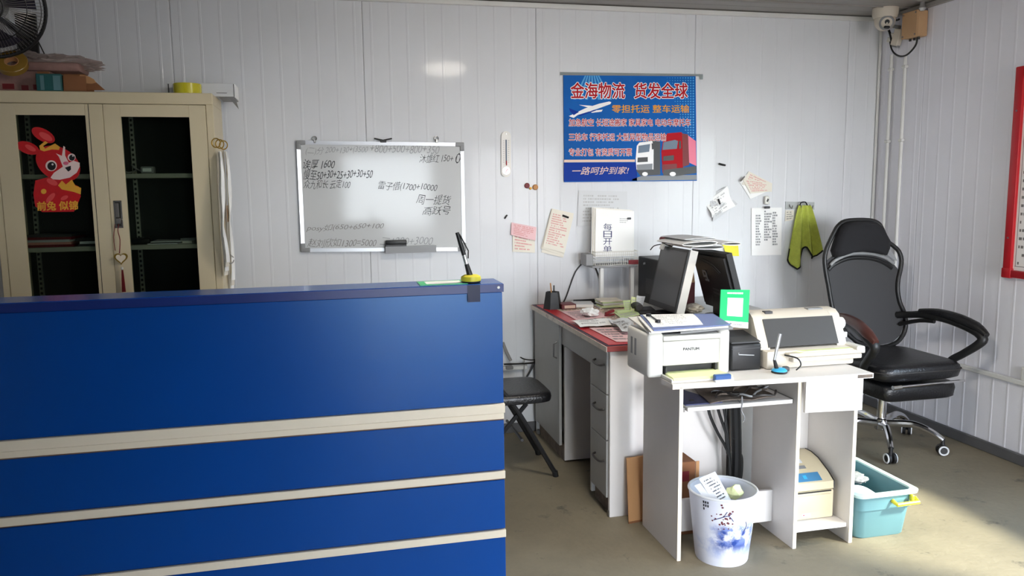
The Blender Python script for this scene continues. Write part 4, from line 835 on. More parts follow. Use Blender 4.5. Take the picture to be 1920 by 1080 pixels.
flat('greenish waybill slips left of the laser printer', [(1150, 585), (1190, 582), (1200, 594), (1166, 598)], 'paper_green', 'ink_pale', 3, .01, lambda u, v: .012 * u)
p = dz(1106, 588, .02); solo('crumpled_tissue', crumple((p.x, p.y, DZ + .028), .045, .05, .022, 3, 5, .4), 'paper', 'crumpled white tissue on the far part of the red mat', 'tissue', smooth=10)
p = dz(1143, 594); t = thing('red_stapler', 'small dark red stapler on the red mat', 'stapler', (p.x, p.y, DZ)); obj('base', MB().rbox((p.x, p.y, DZ + .01), (.06, .022, .008), Euler((0, 0, .4)), .002), 'dark_red', t); obj('arm', MB().rbox((p.x, p.y, DZ + .026), (.062, .02, .014), Euler((0, -.2, .4)), .004), 'dark_red', t)
p = dz(1036, 579); t = thing('pen_holder', 'black angular pen holder at the far left corner of the grey desk', 'pen holder', (p.x, p.y, DZ))
m = MB(); A = m.ring(p, Vector((1, 0, 0)), Vector((0, 1, 0)), .056, 6); B = m.ring(p + Vector((0, 0, .1)), Vector((1, 0, 0)), Vector((0, 1, 0)), .04, 6); C_ = m.ring(p + Vector((0, 0, .098)), Vector((1, 0, 0)), Vector((0, 1, 0)), .032, 6); D_ = m.ring(p + Vector((0, 0, .03)), Vector((1, 0, 0)), Vector((0, 1, 0)), .03, 6)
m.bridge(A, B); m.bridge(B, C_); m.bridge(C_, D_); m.bm.faces.new(A); m.bm.faces.new(D_); obj('cup', m, 'black_plastic', t)
obj('pen', MB().cyl(p + Vector((.0, 0, .035)), p + Vector((-.012, .0, .15)), .004, n=8), 'cardboard', t); obj('pen', MB().cyl(p + Vector((.01, .01, .035)), p + Vector((.012, .01, .135)), .004, n=8), 'black_plastic', t)
p = dz(1068, 581); t = thing('brown_box', 'small brown box near the pen holder', 'box', (p.x, p.y, DZ)); obj('box_body', MB().box((p.x - .045, p.y + .0, DZ + .004), (p.x + .04, p.y + .1, DZ + .032), .002), 'maroon', t); obj('box_label', MB().box((p.x - .03, p.y - .0008, DZ + .009), (p.x + .034, p.y + .0002, DZ + .026)), 'tan_print', t)
p = dz(1094, 577); t = thing('white_notebook', 'white notebook lying behind the tissue on the grey desk', 'notebook', (p.x, p.y, DZ)); obj('pages', MB().rbox((p.x, p.y + .03, DZ + .014), (.12, .12, .018), Euler((0, 0, -.2)), .002), 'paper', t); obj('cover', MB().rbox((p.x, p.y + .03, DZ + .0245), (.124, .124, .002), Euler((0, 0, -.2))), 'paper_grey', t)
p = dz(1108, 572); t = thing('black_tray', 'flat black tray along the wall side of the grey desk', 'tray', (p.x, p.y, DZ)); obj('tray_base', MB().box((p.x - .09, p.y - .01, DZ + .004), (p.x + .09, p.y + .06, DZ + .01), .002), 'black_plastic', t); obj('tray_rim', MB().box((p.x - .09, p.y + .052, DZ + .01), (p.x + .09, p.y + .06, DZ + .028)).box((p.x - .09, p.y - .01, DZ + .01), (p.x - .084, p.y + .052, DZ + .024)).box((p.x + .084, p.y - .01, DZ + .01), (p.x + .09, p.y + .052, DZ + .024)), 'black_plastic', t)
p = dz(1152, 580); stack('bill_stack', 'stack of grey green bills before the rack on the grey desk', 'bills', p.x, p.y + .07, DZ + .004, .13, .12, 6, .0075, ['paper_grey', 'paper_green', 'paper_aged'])
p = dz(1190, 596)
t = thing('waybill_bundle', 'upright bundle of pale green waybills beside the laser printer', 'waybills', (p.x, p.y + .1, DZ))
for k, (q, mat) in enumerate((([(1168, 563), (1186, 562), (1190, 594), (1172, 596)], 'paper_green'), ([(1184, 556), (1196, 558), (1196, 592), (1182, 594)], 'paper_lime'), ([(1194, 554), (1211, 556), (1206, 574), (1190, 592)], 'paper_grey'), ([(1199, 574), (1208, 577), (1200, 588), (1193, 593)], 'paper_lime'))):
    sh = Sheet([Vector((w_.x, w_.y, max(w_.z, DZ + .004))) for w_ in [aty(x, y, p.y + .12 - .012 * k) for x, y in q]], (0, -1, 0), lambda u, v: .01 * sin(4 * u)); s = obj('waybill', sh.mb(5, 5), mat, t)
    obj('print', sh.marks(5, h=.4), 'ink_pale', s, smooth=None)['kind'] = 'stuff'
obj('bundle_base', MB().rbox((p.x + .0, p.y + .13, DZ + .0135), (.12, .05, .02), None, .003), 'paper_green', t)
p = dz(1218, 594); t = thing('desk_phone', 'black desk phone behind the waybills below the dark screen', 'phone', (p.x, p.y + .03, DZ))
obj('phone_base', MB().rbox((p.x, p.y + .06, DZ + .022), (.1, .08, .032), Euler((.2, 0, 0)), .01, 2), 'black_plastic', t); obj('handset', MB().tube([(p.x - .05, p.y + .02, DZ + .05), (p.x - .045, p.y + .06, DZ + .06), (p.x - .05, p.y + .1, DZ + .05)], [.02, .014, .02], 10, smooth=3), 'dark_grey', t)
# document rack with wire basket and notebook
t = thing('document_rack', 'white legged rack with a wire basket at the wall end of the desk', 'rack', (1.68, 4.45, DZ))
RY = 4.40
lg = [aty(1131, 575, RY), aty(1188, 560, RY)]
bx0, bx1, bz0, bz1 = aty(1117, 480, RY).x, aty(1196, 480, RY).x, aty(1150, 498, RY).z, aty(1150, 472, RY).z
for x in (lg[0].x, lg[1].x):
    obj('leg', MB().box((x - .012, RY + .02, DZ + .0), (x + .012, RY + .05, bz0), .003), 'trim_white', t)
obj('shelf', MB().box((bx0 - .02, RY - .0, bz0 - .012), (bx1, RY + .17, bz0), .002), 'grey_plastic', t)
wm = MB()
n = 20
for k in range(n + 1): x = bx0 + (bx1 - bx0) * k / n; wm.tube([(x, RY, bz1), (x, RY, bz0 + .003), (x, RY + .1, bz0 + .003)], .0013, 4)
for k in range(5): z = bz0 + .003 + (bz1 - bz0 - .003) * k / 4; wm.tube([(bx0, RY + .11, z), (bx0, RY, z), (bx1, RY, z), (bx1, RY + .11, z)], .0015, 4)
for k in range(6): y = RY + .11 * k / 5; wm.tube([(bx0, y, bz0 + .003), (bx0, y, bz1)], .0013, 4); wm.tube([(bx1, y, bz0 + .003), (bx1, y, bz1)], .0013, 4)
obj('wire_basket', wm, 'white_plastic', t)
obj('basket_rim', MB().tube([(bx0, RY + .115, bz1), (bx0, RY, bz1), (bx1, RY, bz1), (bx1, RY + .115, bz1)], .003, 6), 'white_plastic', t)
obj('red_label', MB().box((bx1 - .06, RY - .004, bz0 + .004), (bx1 + .002, RY - .0025, bz0 + .03)), 'dark_red', t)
obj('side_tray', MB().box((bx0 - .05, RY + .03, bz0 - .0), (bx0 - .006, RY + .13, bz0 + .07), .003), 'grey_plastic', t)
t = thing('notebook', 'large white notebook with vertical handwriting standing in the wire basket', 'notebook', ((bx0 + bx1) / 2, RY + .05, bz0))
q = [aty(1117, 391, RY + .09), aty(1189, 396, RY + .09), aty(1189, 480, RY + .03), aty(1116, 482, RY + .03)]
for k in range(5): obj('page_block' if k else 'cover', MB().prism([p_ + Vector((-.004 * k, .006 * k, .002 * k)) for p_ in q], (0, .004, 0)), 'paper_aged' if k % 2 else 'paper', t)
nsh = Sheet([p_ + Vector((0, -.001, 0)) for p_ in q], (0, -1, 0))
for k, ch in enumerate('每日开单'):
    v1 = .70 - k * .155; fit_text('handwriting', ch, MATS['ink_blue'], t, [nsh.p(.2, v1), nsh.p(.42, v1), nsh.p(.42, v1 - .14), nsh.p(.2, v1 - .14)], (0, -.0005, 0), .0)
obj('print', nsh.marks(3, .62, .82, .72, .84, .4, (.02, .04), .01), 'ink_pale', t, smooth=None)
p_ = nsh.p(.86, .83); obj('clip', MB().rbox(p_ + Vector((0, -.004, 0)), (.024, .012, .012), None, .003), 'dark_grey', t)
# computer tower behind the monitors
a = aty(1197, 480, 4.52)
t = thing('computer_tower', 'black computer tower at the wall behind the dark screen', 'computer', (a.x + .12, 4.3, DZ))
obj('case', MB().box((a.x, 4.17, DZ), (a.x + .2, 4.52, a.z), .004), 'black_plastic', t); obj('front_plate', MB().box((a.x + .004, 4.162, DZ + .01), (a.x + .196, 4.17, a.z - .006), .003), 'black_gloss', t)
p_ = atx(1208, 494, a.x - .001); obj('badge', MB().rbox(p_, (.003, .03, .012), Euler((-.2, 0, 0)), .001), 'aluminium', t); obj('grille', MB().box((a.x - .001, 4.24, DZ + .06), (a.x + .001, 4.4, DZ + .15)), 'dark_grey', t)
# two monitors back to back, leaning together
t = thing('monitor', 'white cased monitor with dark screen turned to the folding chair', 'monitor', (1.8, 3.95, DZ), 0, 'monitors on the grey desks')
n0, n1 = 3.76, 4.11                                     # near and far end along the desk
bt, tt_ = 1.755, 1.83                                     # screen plane x at the bottom and at the top
zb, zt = .835, 1.164
def mq(y, z, o=0): return Vector((bt + (tt_ - bt) * (z - zb) / (zt - zb) + o, y, z - o * .24))
obj('casing', MB().prism([mq(n0, zb), mq(n1, zb), mq(n1, zt), mq(n0, zt)], (.042, 0, -.01)), 'monitor_white', t, smooth=None)
obj('bezel', MB().prism([mq(n0 + .001, zb + .001, -.001), mq(n1 - .001, zb + .001, -.001), mq(n1 - .001, zt - .001, -.001), mq(n0 + .001, zt - .001, -.001)], (-.008, 0, .002)), 'black_plastic', t, smooth=None)
obj('screen', MB().prism([mq(n0 + .016, zb + .03, -.0092), mq(n1 - .016, zb + .03, -.0092), mq(n1 - .016, zt - .016, -.0092), mq(n0 + .016, zt - .016, -.0092)], (-.001, 0, 0)), 'screen', t, smooth=None)
obj('stand', MB().box((1.79, 3.9, DZ + .015), (1.83, 4.0, .95), .006).cyl((1.8, 3.95, DZ), (1.8, 3.95, DZ + .016), .09, n=24), 'black_plastic', t)
t = thing('monitor', 'black monitor seen from behind with pale logo beside the green stand', 'monitor', (1.97, 3.8, DZ), 0, 'monitors on the grey desks')
B0, B1 = 2.035, 1.945; m0, m1 = 3.6, 3.985; zb2, zt2 = .84, 1.15
def mq2(y, z, o=0): return Vector((B0 + (B1 - B0) * (z - zb2) / (zt2 - zb2) + o, y, z + o * .29))
obj('casing', MB().prism([mq2(m0, zb2), mq2(m1, zb2), mq2(m1, zt2), mq2(m0, zt2)], (.03, 0, .008)), 'black_plastic', t, smooth=None)
obj('back_shell', MB().prism([mq2(m0 + .02, zb2 + .02), mq2(m1 - .02, zb2 + .02), mq2(m1 - .02, zt2 - .02), mq2(m0 + .02, zt2 - .02)], (-.012, 0, -.003)), 'black_plastic', t, smooth=None)
obj('screen', MB().prism([mq2(m0 + .014, zb2 + .02, .031), mq2(m1 - .014, zb2 + .02, .031), mq2(m1 - .014, zt2 - .014, .031), mq2(m0 + .014, zt2 - .014, .031)], (.002, 0, 0)), 'screen', t, smooth=None)
ls = Sheet([mq2(m1 - .02, zt2 - .02, -.0125), mq2(m0 + .02, zt2 - .02, -.0125), mq2(m0 + .02, zb2 + .02, -.0125), mq2(m1 - .02, zb2 + .02, -.0125)], (-1, 0, -.3))
m = MB()
for u0, u1, v0, v1 in ((.2, .34, .66, .7), (.22, .34, .55, .6), (.2, .24, .55, .7), (.3, .34, .5, .7), (.24, .36, .48, .52)): m.prism([ls.p(u0, v0, .001), ls.p(u1, v0, .001), ls.p(u1, v1, .001), ls.p(u0, v1, .001)], (.001, 0, 0))
obj('logo', m, 'grey_print', t, smooth=None)
obj('arc_groove', MB().tube([ls.p(.3 + .5 * k / 8, .93 - .22 * (k / 8) ** 2, .001) for k in range(9)], .0022, 5).tube([ls.p(.26 + .5 * k / 8, .88 - .2 * (k / 8) ** 2, .001) for k in range(9)], .0016, 5), 'dark_grey', t)
m = MB()
for v in (.34, .26, .18, .1): m.prism([ls.p(.42, v, .001), ls.p(.62, v - .02, .001), ls.p(.62, v + .01, .001), ls.p(.42, v + .03, .001)], (.001, 0, 0))
obj('vents', m, 'dark_grey', t, smooth=None)
obj('stand', MB().box((2.0, 3.74, DZ + .015), (2.03, 3.84, .95), .006).cyl((2.03, 3.79, DZ), (2.03, 3.79, DZ + .016), .09, n=24), 'black_plastic', t)
# things on and between the monitors
t = thing('newspaper_pile', 'pile of folded white newspapers resting on top of both monitors', 'newspapers', (1.9, 3.85, 1.168))
def roll_paper(x0, x1, y0, y1, z0, h, lean, mat):          # a loosely folded newspaper seen end-on: a flat loop of thick paper
    n = 22; prof = []
    for i in range(n):
        a = 2 * pi * i / n; prof.append(((x0 + x1) / 2 + (x1 - x0) / 2 * cos(a) + lean * sin(a), z0 + h / 2 + h / 2 * sin(a) * (1 + .25 * cos(a))))
    cxm, czm = (x0 + x1) / 2, z0 + h / 2; m = MB()
    lv = []
    for k, y in ((1, y0), (1, y1), (None, y1), (None, y0)):
        lv.append([m.bm.verts.new((x, y + .04 * (x - x0), z) if k else (cxm + (x - cxm) * .95, y + .04 * (x - x0), czm + (z - czm) * max(0, 1 - .008 / h))) for x, z in prof])
    for a, b in zip(lv, lv[1:] + lv[:1]): m.bridge(a, b)
    return obj('newspaper', m, mat, t, smooth=60)
roll_paper(1.80, 1.99, 3.70, 4.02, 1.169, .02, .0, 'paper'); roll_paper(1.735, 1.93, 3.66, 3.98, 1.1895, .026, .02, 'paper'); roll_paper(1.77, 1.955, 3.72, 4.01, 1.216, .012, .0, 'paper_grey'); roll_paper(1.94, 2.05, 3.64, 3.93, 1.19, .018, -.01, 'paper')
p_ = aty(1250, 457, 4.06); t = thing('webcam', 'black webcam with white clip at the far end of the monitor top', 'webcam', (p_.x, 4.06, 1.145))
obj('body', MB().rbox((p_.x + .01, 4.06, 1.19), (.055, .05, .05), Euler((.2, .3, .3)), .01, 2), 'black_plastic', t); obj('clip', MB().rbox((p_.x - .03, 4.05, 1.162), (.02, .03, .034), Euler((0, .4, 0)), .006, 2), 'white_plastic', t); obj('cap', MB().rbox((p_.x - .03, 4.05, 1.2), (.03, .03, .03), Euler((0, .2, 0)), .006), 'maroon', t); obj('cable', MB().tube([(p_.x - .02, 4.07, 1.175), (p_.x - .06, 4.09, 1.165), (p_.x - .075, 4.11, 1.14)], .003, 6, smooth=3), 'cable_black', t)
a = aty(1276, 560, 3.9); t = thing('brown_carton', 'brown carton in the gap between the two monitors', 'carton', (1.92, 4.02, DZ)); obj('carton_body', MB().box((1.88, 4.02, DZ + .001), (1.985, 4.14, DZ + .17), .002), 'maroon', t); obj('flap', MB().rbox((1.92, 4.0, DZ + .21), (.1, .003, .09), Euler((-.2, 0, .1))), 'tan_box', t)
p_ = atz(1300, 578, DZ + .03); solo('tissue_clump', crumple((p_.x, p_.y, DZ + .03), .05, .06, .025, 3, 12, .4), 'paper_aged', 'crumpled tissues on the desk in front of the black monitor', 'tissue', smooth=10)
# ------------------------------------------------------------------ white computer table at the front
TZ, TX0, TX1, TY0, TY1 = .737, 1.272, 2.125, 2.735, 3.2
t = thing('computer_table', 'worn white computer table carrying the three printers', 'table', (1.7, 2.97, 0))
obj('table_top', MB().prism([(TX0, TY0 + .018, TZ - .02), (TX1, TY0 - .03, TZ - .02), (TX1, TY1, TZ - .02), (TX0, TY1, TZ - .02)], (0, 0, .02)), 'desk_pale', t, smooth=None)
obj('worn_edge', MB().prism([(TX0, TY0 + .0165, TZ - .0195), (TX0 + .1, TY0 + .0115, TZ - .0195), (TX0 + .1, TY0 + .0115, TZ - .0015), (TX0, TY0 + .0165, TZ - .0015)], (0, .004, 0)), 'worn_edge', t, smooth=None, label='chipped edge showing brown board')
obj('worn_edge', MB().prism([(TX1 - .07, TY0 - .0275, TZ - .017), (TX1 - .005, TY0 - .0315, TZ - .017), (TX1 - .005, TY0 - .0315, TZ - .004), (TX1 - .07, TY0 - .0275, TZ - .004)], (0, .004, 0)), 'rust_dirt', t, smooth=None, label='chipped edge showing dark board')
PB = TZ - .0205
def side(name, x, yf, yb, w=.015): return obj(name, MB().box((x, yf, 0), (x + w, yb, PB), .001), 'desk_pale', t)
side('side_panel', 1.316, 2.782, 3.14); side('middle_panel', 1.822, 2.762, 3.1); side('side_panel', 2.078, 2.752, 3.1)
for x, y in ((1.316, 2.782), (1.822, 2.762), (2.078, 2.752)): obj('panel_edge', MB().box((x - .0004, y - .0012, .002), (x + .0154, y - .0002, PB - .002)), 'cream_strip', t)
obj('back_board', MB().box((1.838, 3.06, .06), (2.077, 3.068, PB)), 'desk_pale', t)
obj('stretcher', MB().box((1.332, 2.92, .055), (1.821, 2.935, .195), .001), 'desk_pale', t)
obj('lower_shelf', MB().box((1.838, 2.768, .066), (2.077, 3.058, .084), .001), 'desk_pale', t)
obj('drawer_front', MB().prism([(1.84, 2.735, .586), (2.092, 2.722, .582), (2.092, 2.722, PB - .002), (1.84, 2.735, PB - .002)], (0, .014, 0)), 'desk_pale', t, smooth=None)
obj('keyboard_tray', MB().box((1.347, 2.772, .618), (1.806, 3.08, .634), .001), 'desk_pale', t)
for x in (1.332, 1.81): obj('slide_rail', MB().box((x, 2.79, .612), (x + .012, 3.06, .63)), 'steel', t)
# on the keyboard tray
ty = .6345
t = thing('mouse_mat', 'dark blue mat at the left of the dusty keyboard tray', 'mat', (1.42, 2.9, ty)); obj('mat', MB().prism([(1.352, 2.80, ty), (1.51, 2.80, ty), (1.44, 3.03, ty), (1.352, 3.03, ty)], (0, 0, .004)), 'blue_mat', t, smooth=None); obj('spot', MB().cyl((1.40, 2.85, ty + .004), (1.40, 2.85, ty + .006), .011, n=12), 'black_plastic', t)
t = thing('dusty_cables', 'dusty coil of grey cables and cover lying on the keyboard tray', 'cables', (1.64, 2.9, ty))
obj('dust_sheet', MB().grid(lambda u, v: Vector((1.47 + .29 * u + .04 * (v - .5), 2.79 + .26 * v, ty + .006 + .010 * abs(sin(5 * u + 2 * v)) * abs(sin(4 * v + 1)))), 14, 10, (0, 0, -.003)), 'rust_dirt', t)
rnd = random.Random(4)
for k in range(4):
    obj('cable', MB().tube([(1.5 + .25 * i / 7 + rnd.uniform(-.015, .015), 2.82 + .02 * k + .05 * sin(i * .9 + k * 1.3), ty + .02 + .008 * (i % 2)) for i in range(8)], .0042, 6, smooth=3), ('worn_black', 'grey_plastic', 'worn_black', 'rust_dirt')[k], t)
q = [aty(x, y, 2.768) for x, y in ((1391, 742), (1392, 756), (1390, 770), (1396, 782), (1393, 792))]
solo('hanging_wire', MB().tube([(q[0].x, 2.80, ty + .006), (q[0].x, 2.772, ty + .004)] + q, .0022, 5, smooth=3), 'grey_plastic', 'thin grey wire hanging over the front edge of the keyboard tray', 'wire')
# cables dropping behind the tray
t = thing('hanging_cables', 'bundle of thick black cables hanging down below the keyboard tray', 'cables', (1.62, 3.15, .1))
def hc_(pts, r): obj('cable', MB().tube([aty(x, y, 3.16) for x, y in pts], r, 7, smooth=4), 'cable_black', t)
hc_([(1326, 745), (1330, 775), (1345, 810), (1364, 845), (1368, 870), (1368, 905)], .007); hc_([(1340, 745), (1350, 780), (1362, 815), (1367, 850), (1370, 905)], .007); hc_([(1352, 745), (1358, 770), (1362, 795), (1366, 840), (1371, 905)], .007); hc_([(1361, 745), (1362, 770), (1360, 800), (1364, 850)], .006); hc_([(1376, 820), (1386, 845), (1391, 860), (1390, 890), (1385, 912)], .006)
obj('sleeve', MB().tube([aty(x, y, 3.17) for x, y in ((1378, 740), (1380, 790), (1381, 850), (1379, 915))], .024, 10, smooth=3), 'black_plastic', t)
obj('floor_plug', MB().box((aty(1379, 900, 3.17).x - .04, 3.13, .0), (aty(1379, 900, 3.17).x + .05, 3.2, .05), .005), 'black_plastic', t)
# cardboard behind the table
a, b = Vector((1.262, 3.166, 0)), Vector((1.42, 3.19, 0))
t = thing('cardboard_sheet', 'brown cardboard sheet leaning on the desk end behind the white table', 'cardboard', (1.34, 3.19, 0))
lean = Vector((0, .046, .285)); du = (b - a).normalized()
obj('board', MB().prism([a, b, b + lean, a + lean + du * .006], (0, .006, .001)), 'cardboard', t, smooth=None); obj('dark_edge', MB().prism([a + Vector((-.001, -.002, 0)), b + Vector((0, -.002, 0)), b + Vector((0, -.001, .008)), a + Vector((-.001, -.001, .008))], (0, .004, 0)), 'cardboard_dark', t, smooth=None)
t = thing('cardboard_box', 'brown cardboard box standing under the table behind the waste bin', 'carton', (1.42, 3.05, 0))
kx = aty(1304, 900, 3.0).x
obj('box_body', MB().box((1.345, 3.0, .001), (kx, 3.12, .325), .002), 'cardboard_dark', t); obj('box_print', MB().box((kx - .09, 2.9993, .24), (kx - .03, 2.9998, .285)), 'dark_red', t); obj('side_flap', MB().rbox((kx + .008, 3.0, .27), (.015, .004, .11), None), 'cardboard', t)
# ------------------------------------------------------------------ white laser printer
LX0, LX1, LY0, LY1, LZ1 = 1.216, 1.572, 2.862, 3.09, .918
T1 = TZ + .001
t = thing('laser_printer', 'white laser printer with lime paper in its open tray', 'printer', (1.39, 2.97, TZ))
obj('left_column', MB().box((LX0, LY0, T1), (LX0 + .068, LY1, LZ1), .014, 3), 'white_plastic', t); obj('right_column', MB().box((LX1 - .048, LY0, T1), (LX1, LY1, LZ1), .012, 3), 'white_plastic', t)
obj('front_cover', MB().box((LX0 + .066, LY0 + .004, T1 + .046), (LX1 - .046, LY1 - .02, LZ1 - .036), .003), 'white_plastic', t)
obj('cover_lip', MB().box((LX0 + .064, LY0 - .004, LZ1 - .033), (LX1 - .04, LY1 - .04, LZ1 - .012), .005, 2), 'white_plastic', t)
obj('side_grille', MB().prism([(LX0 - .0006, LY0 + .12 + .02 * k, T1 + .07) for k in (0, 1)] + [(LX0 - .0006, LY0 + .14, T1 + .14), (LX0 - .0006, LY0 + .12, T1 + .14)], (.001, 0, 0)).prism([(LX0 - .0006, LY0 + .16, T1 + .07), (LX0 - .0006, LY0 + .18, T1 + .07), (LX0 - .0006, LY0 + .18, T1 + .14), (LX0 - .0006, LY0 + .16, T1 + .14)], (.001, 0, 0)), 'grey_plastic', t, smooth=None)
obj('output_tray', MB().prism([(LX0 + .05, LY0 + .02, LZ1 - .012), (LX1 - .04, LY0 + .02, LZ1 - .012), (LX1 - .04, LY1 - .01, LZ1 + .012), (LX0 + .05, LY1 - .01, LZ1 + .03)], (0, 0, .004)), 'dark_grey', t, smooth=None)
obj('top_lid', MB().prism([(LX0 + .006, LY0 + .005, LZ1), (LX0 + .06, LY0 + .005, LZ1), (LX0 + .06, LY1, LZ1 + .026), (LX0 + .006, LY1, LZ1 + .026)], (0, 0, .006)), 'white_plastic', t, smooth=None); obj('top_lid', MB().prism([(LX1 - .052, LY0 + .002, LZ1), (LX1 - .001, LY0 + .002, LZ1), (LX1 - .001, LY1, LZ1 + .016), (LX1 - .052, LY1, LZ1 + .016)], (0, 0, .008)), 'white_plastic', t, smooth=None)
obj('paper_stop', MB().prism([(LX0 + .13, LY0 - .016, LZ1 - .004), (LX1 + .002, LY0 - .016, LZ1 + .004), (LX1 + .002, LY0 + .05, LZ1 + .014), (LX0 + .16, LY0 + .05, LZ1 + .01)], (0, 0, .008)), 'grey_plastic', t, smooth=None)
obj('tray_throat', MB().box((LX0 + .067, LY0 + .03, T1), (LX1 - .047, LY1 - .03, T1 + .045)), 'black_plastic', t)
tx0, tx1 = LX0 + .058, LX1 - .034
obj('input_tray', MB().box((tx0, 2.765, T1), (tx1, LY0 + .05, T1 + .008), .002).box((tx0, 2.765, T1), (tx0 + .006, LY0 + .02, T1 + .016), .002), 'white_plastic', t)
for x in (LX0 + .078, LX1 - .062): obj('paper_guide', MB().box((x, LY0 + .004, T1 + .008), (x + .006, LY0 + .03, T1 + .04), .002), 'dark_grey', t)
obj('blue_stop', MB().box((1.443, 2.735, T1 + .002), (1.512, 2.757, T1 + .028), .003), 'blue_plastic', t); obj('stop_lip', MB().box((1.438, 2.724, T1 + .001), (1.517, 2.736, T1 + .010), .002), 'paper_grey', t)
fit_text('lettering', 'PANTUM', MATS['ink_black'], t, [aty(x, y, LY0 + .004) for x, y in ((1281, 652), (1310.5, 651), (1310.5, 656), (1281, 657))], (0, -.0006, 0), .02)
t = thing('paper_stack', 'stack of lime copy paper in the tray of the white printer', 'paper', (1.41, 2.85, T1 + .008))
for k in range(4): obj('sheet_layer', MB().prism([(tx0 + .012, 2.772 + .002 * k, T1 + .0085 + .0022 * k), (tx1 - .012 + .003 * k, 2.766 + .002 * k, T1 + .0085 + .0022 * k), (tx1 - .02, LY0 + .025, T1 + .0085 + .0022 * k), (tx0 + .022, LY0 + .025, T1 + .0085 + .0022 * k)], (0, 0, .002)), 'paper_lime', t, smooth=None)
# clipboard on the printer
K = [aty(1200, 588, 3.06), aty(1340, 586, 3.06), aty(1368, 608, 2.9), aty(1228, 618, 2.88)]
zc = LZ1 + .034
K = [atz(1200, 590, zc + .012), atz(1337, 588, zc + .012), atz(1370, 608, zc - .008), atz(1226, 619, zc - .008)]
ksh = Sheet(K, (0, 0, 1))
t = thing('clipboard', 'blue clipboard with a clipped form on top of the white laser printer', 'clipboard', tuple((K[0] + K[2]) / 2))
obj('board', ksh.mb(2, 2, .004), 'clipboard_blue', t); 
P_ = [ksh.p(.03, .98, .0015), ksh.p(.72, .99, .0015), ksh.p(.66, .12, .0015), ksh.p(.02, .16, .0015)]
psh = Sheet(P_, (0, 0, 1), lambda u, v: .004 * sin(pi * v)); s = obj('form', psh.mb(6, 6, .001), 'paper', t); obj('print', psh.marks(8, .12, .9, .1, .9, .35), 'ink_pale', s, smooth=None)
c0, c1 = ksh.p(.08, .8, .012), ksh.p(.12, .36, .012)
obj('clip', MB().tube([c0, c1], .003, 6).cyl(c0 + Vector((0, 0, -.006)), c0 + Vector((0, 0, .004)), .011, n=12).cyl(c1 + Vector((0, 0, -.006)), c1 + Vector((0, 0, .004)), .011, n=12), 'black_plastic', t)
obj('under_sheets', MB().prism([p_ + Vector((-.012, -.004, -.012)) for p_ in K], (0, 0, .006)), 'paper', t, smooth=None)
# ------------------------------------------------------------------ black receipt printer and green payment stand
QX0, QX1, QY0 = 1.590, 1.728, 2.885
t = thing('receipt_printer', 'small black receipt printer between the two white printers', 'printer', (1.65, 2.95, TZ))
obj('body', MB().box((QX0, QY0, T1), (QX1, QY0 + .16, T1 + .112), .01, 3), 'black_plastic', t); obj('lid', MB().prism([(QX0 + .004, QY0 + .005, T1 + .113), (QX1 - .004, QY0 + .005, T1 + .113), (QX1 - .004, QY0 + .15, T1 + .136), (QX0 + .004, QY0 + .15, T1 + .136)], (0, 0, .006)), 'dark_grey', t, smooth=None)
a, b = aty(1385, 665, QY0 - .001), aty(1414, 666, QY0 - .001)
obj('paper_slot', MB().tube([a + Vector((0, 0, .008)), a, b], .0022, 6), 'aluminium', t); obj('seam', MB().box((QX0 + .002, QY0 - .0006, T1 + .09), (QX1 - .002, QY0 + .0004, T1 + .093)), 'dark_grey', t)
GY = QY0 + .055; gq = [aty(1352, 543, GY + .035), aty(1406, 543.5, GY + .035), aty(1402.5, 616, GY), aty(1349, 611, GY)]
t = thing('payment_stand', 'upright green and white payment stand on the black receipt printer', 'sign stand', tuple((gq[2] + gq[3]) / 2))
gs = Sheet(gq, (0, -1, .2))
obj('panel', gs.mb(1, 1, .005), 'green_sign', t)
def patch(u0, v0, u1, v1, o, mat, nm): m = MB().prism([gs.p(u0, v0, o), gs.p(u1, v0, o), gs.p(u1, v1, o), gs.p(u0, v1, o)], gs.n * .0003); return obj(nm, m, mat, t, smooth=None)
patch(0, 0, 1, .155, .0004, 'white_print', 'white_foot'); patch(.24, .29, .78, .78, .0004, 'white_print', 'white_field')
m = MB(); 
for k in range(9): m.poly([gs.p(.22 + k * .062, .885, .0006), gs.p(.27 + k * .062, .885, .0006), gs.p(.27 + k * .062, .93, .0006), gs.p(.22 + k * .062, .93, .0006)])
obj('print_marks', m, 'white_print', t, smooth=None)
m = MB(); cc_ = gs.p(.38, .075, .0008); m.poly([cc_ + Vector((.006 * cos(2 * pi * i / 12), 0, .006 * sin(2 * pi * i / 12))) for i in range(12)])
for k in range(5): m.poly([gs.p(.48 + k * .06, .06, .0008), gs.p(.52 + k * .06, .06, .0008), gs.p(.52 + k * .06, .09, .0008), gs.p(.48 + k * .06, .09, .0008)])
obj('foot_marks', m, 'grey_print', t, smooth=None)
obj('support', MB().prism([gs.p(.2, .6, -.006), gs.p(.8, .6, -.006), gs.p(.8, .0, -.006) + Vector((0, .05, .0)), gs.p(.2, .0, -.006) + Vector((0, .05, 0))], (0, .003, 0)), 'black_plastic', t, smooth=None)
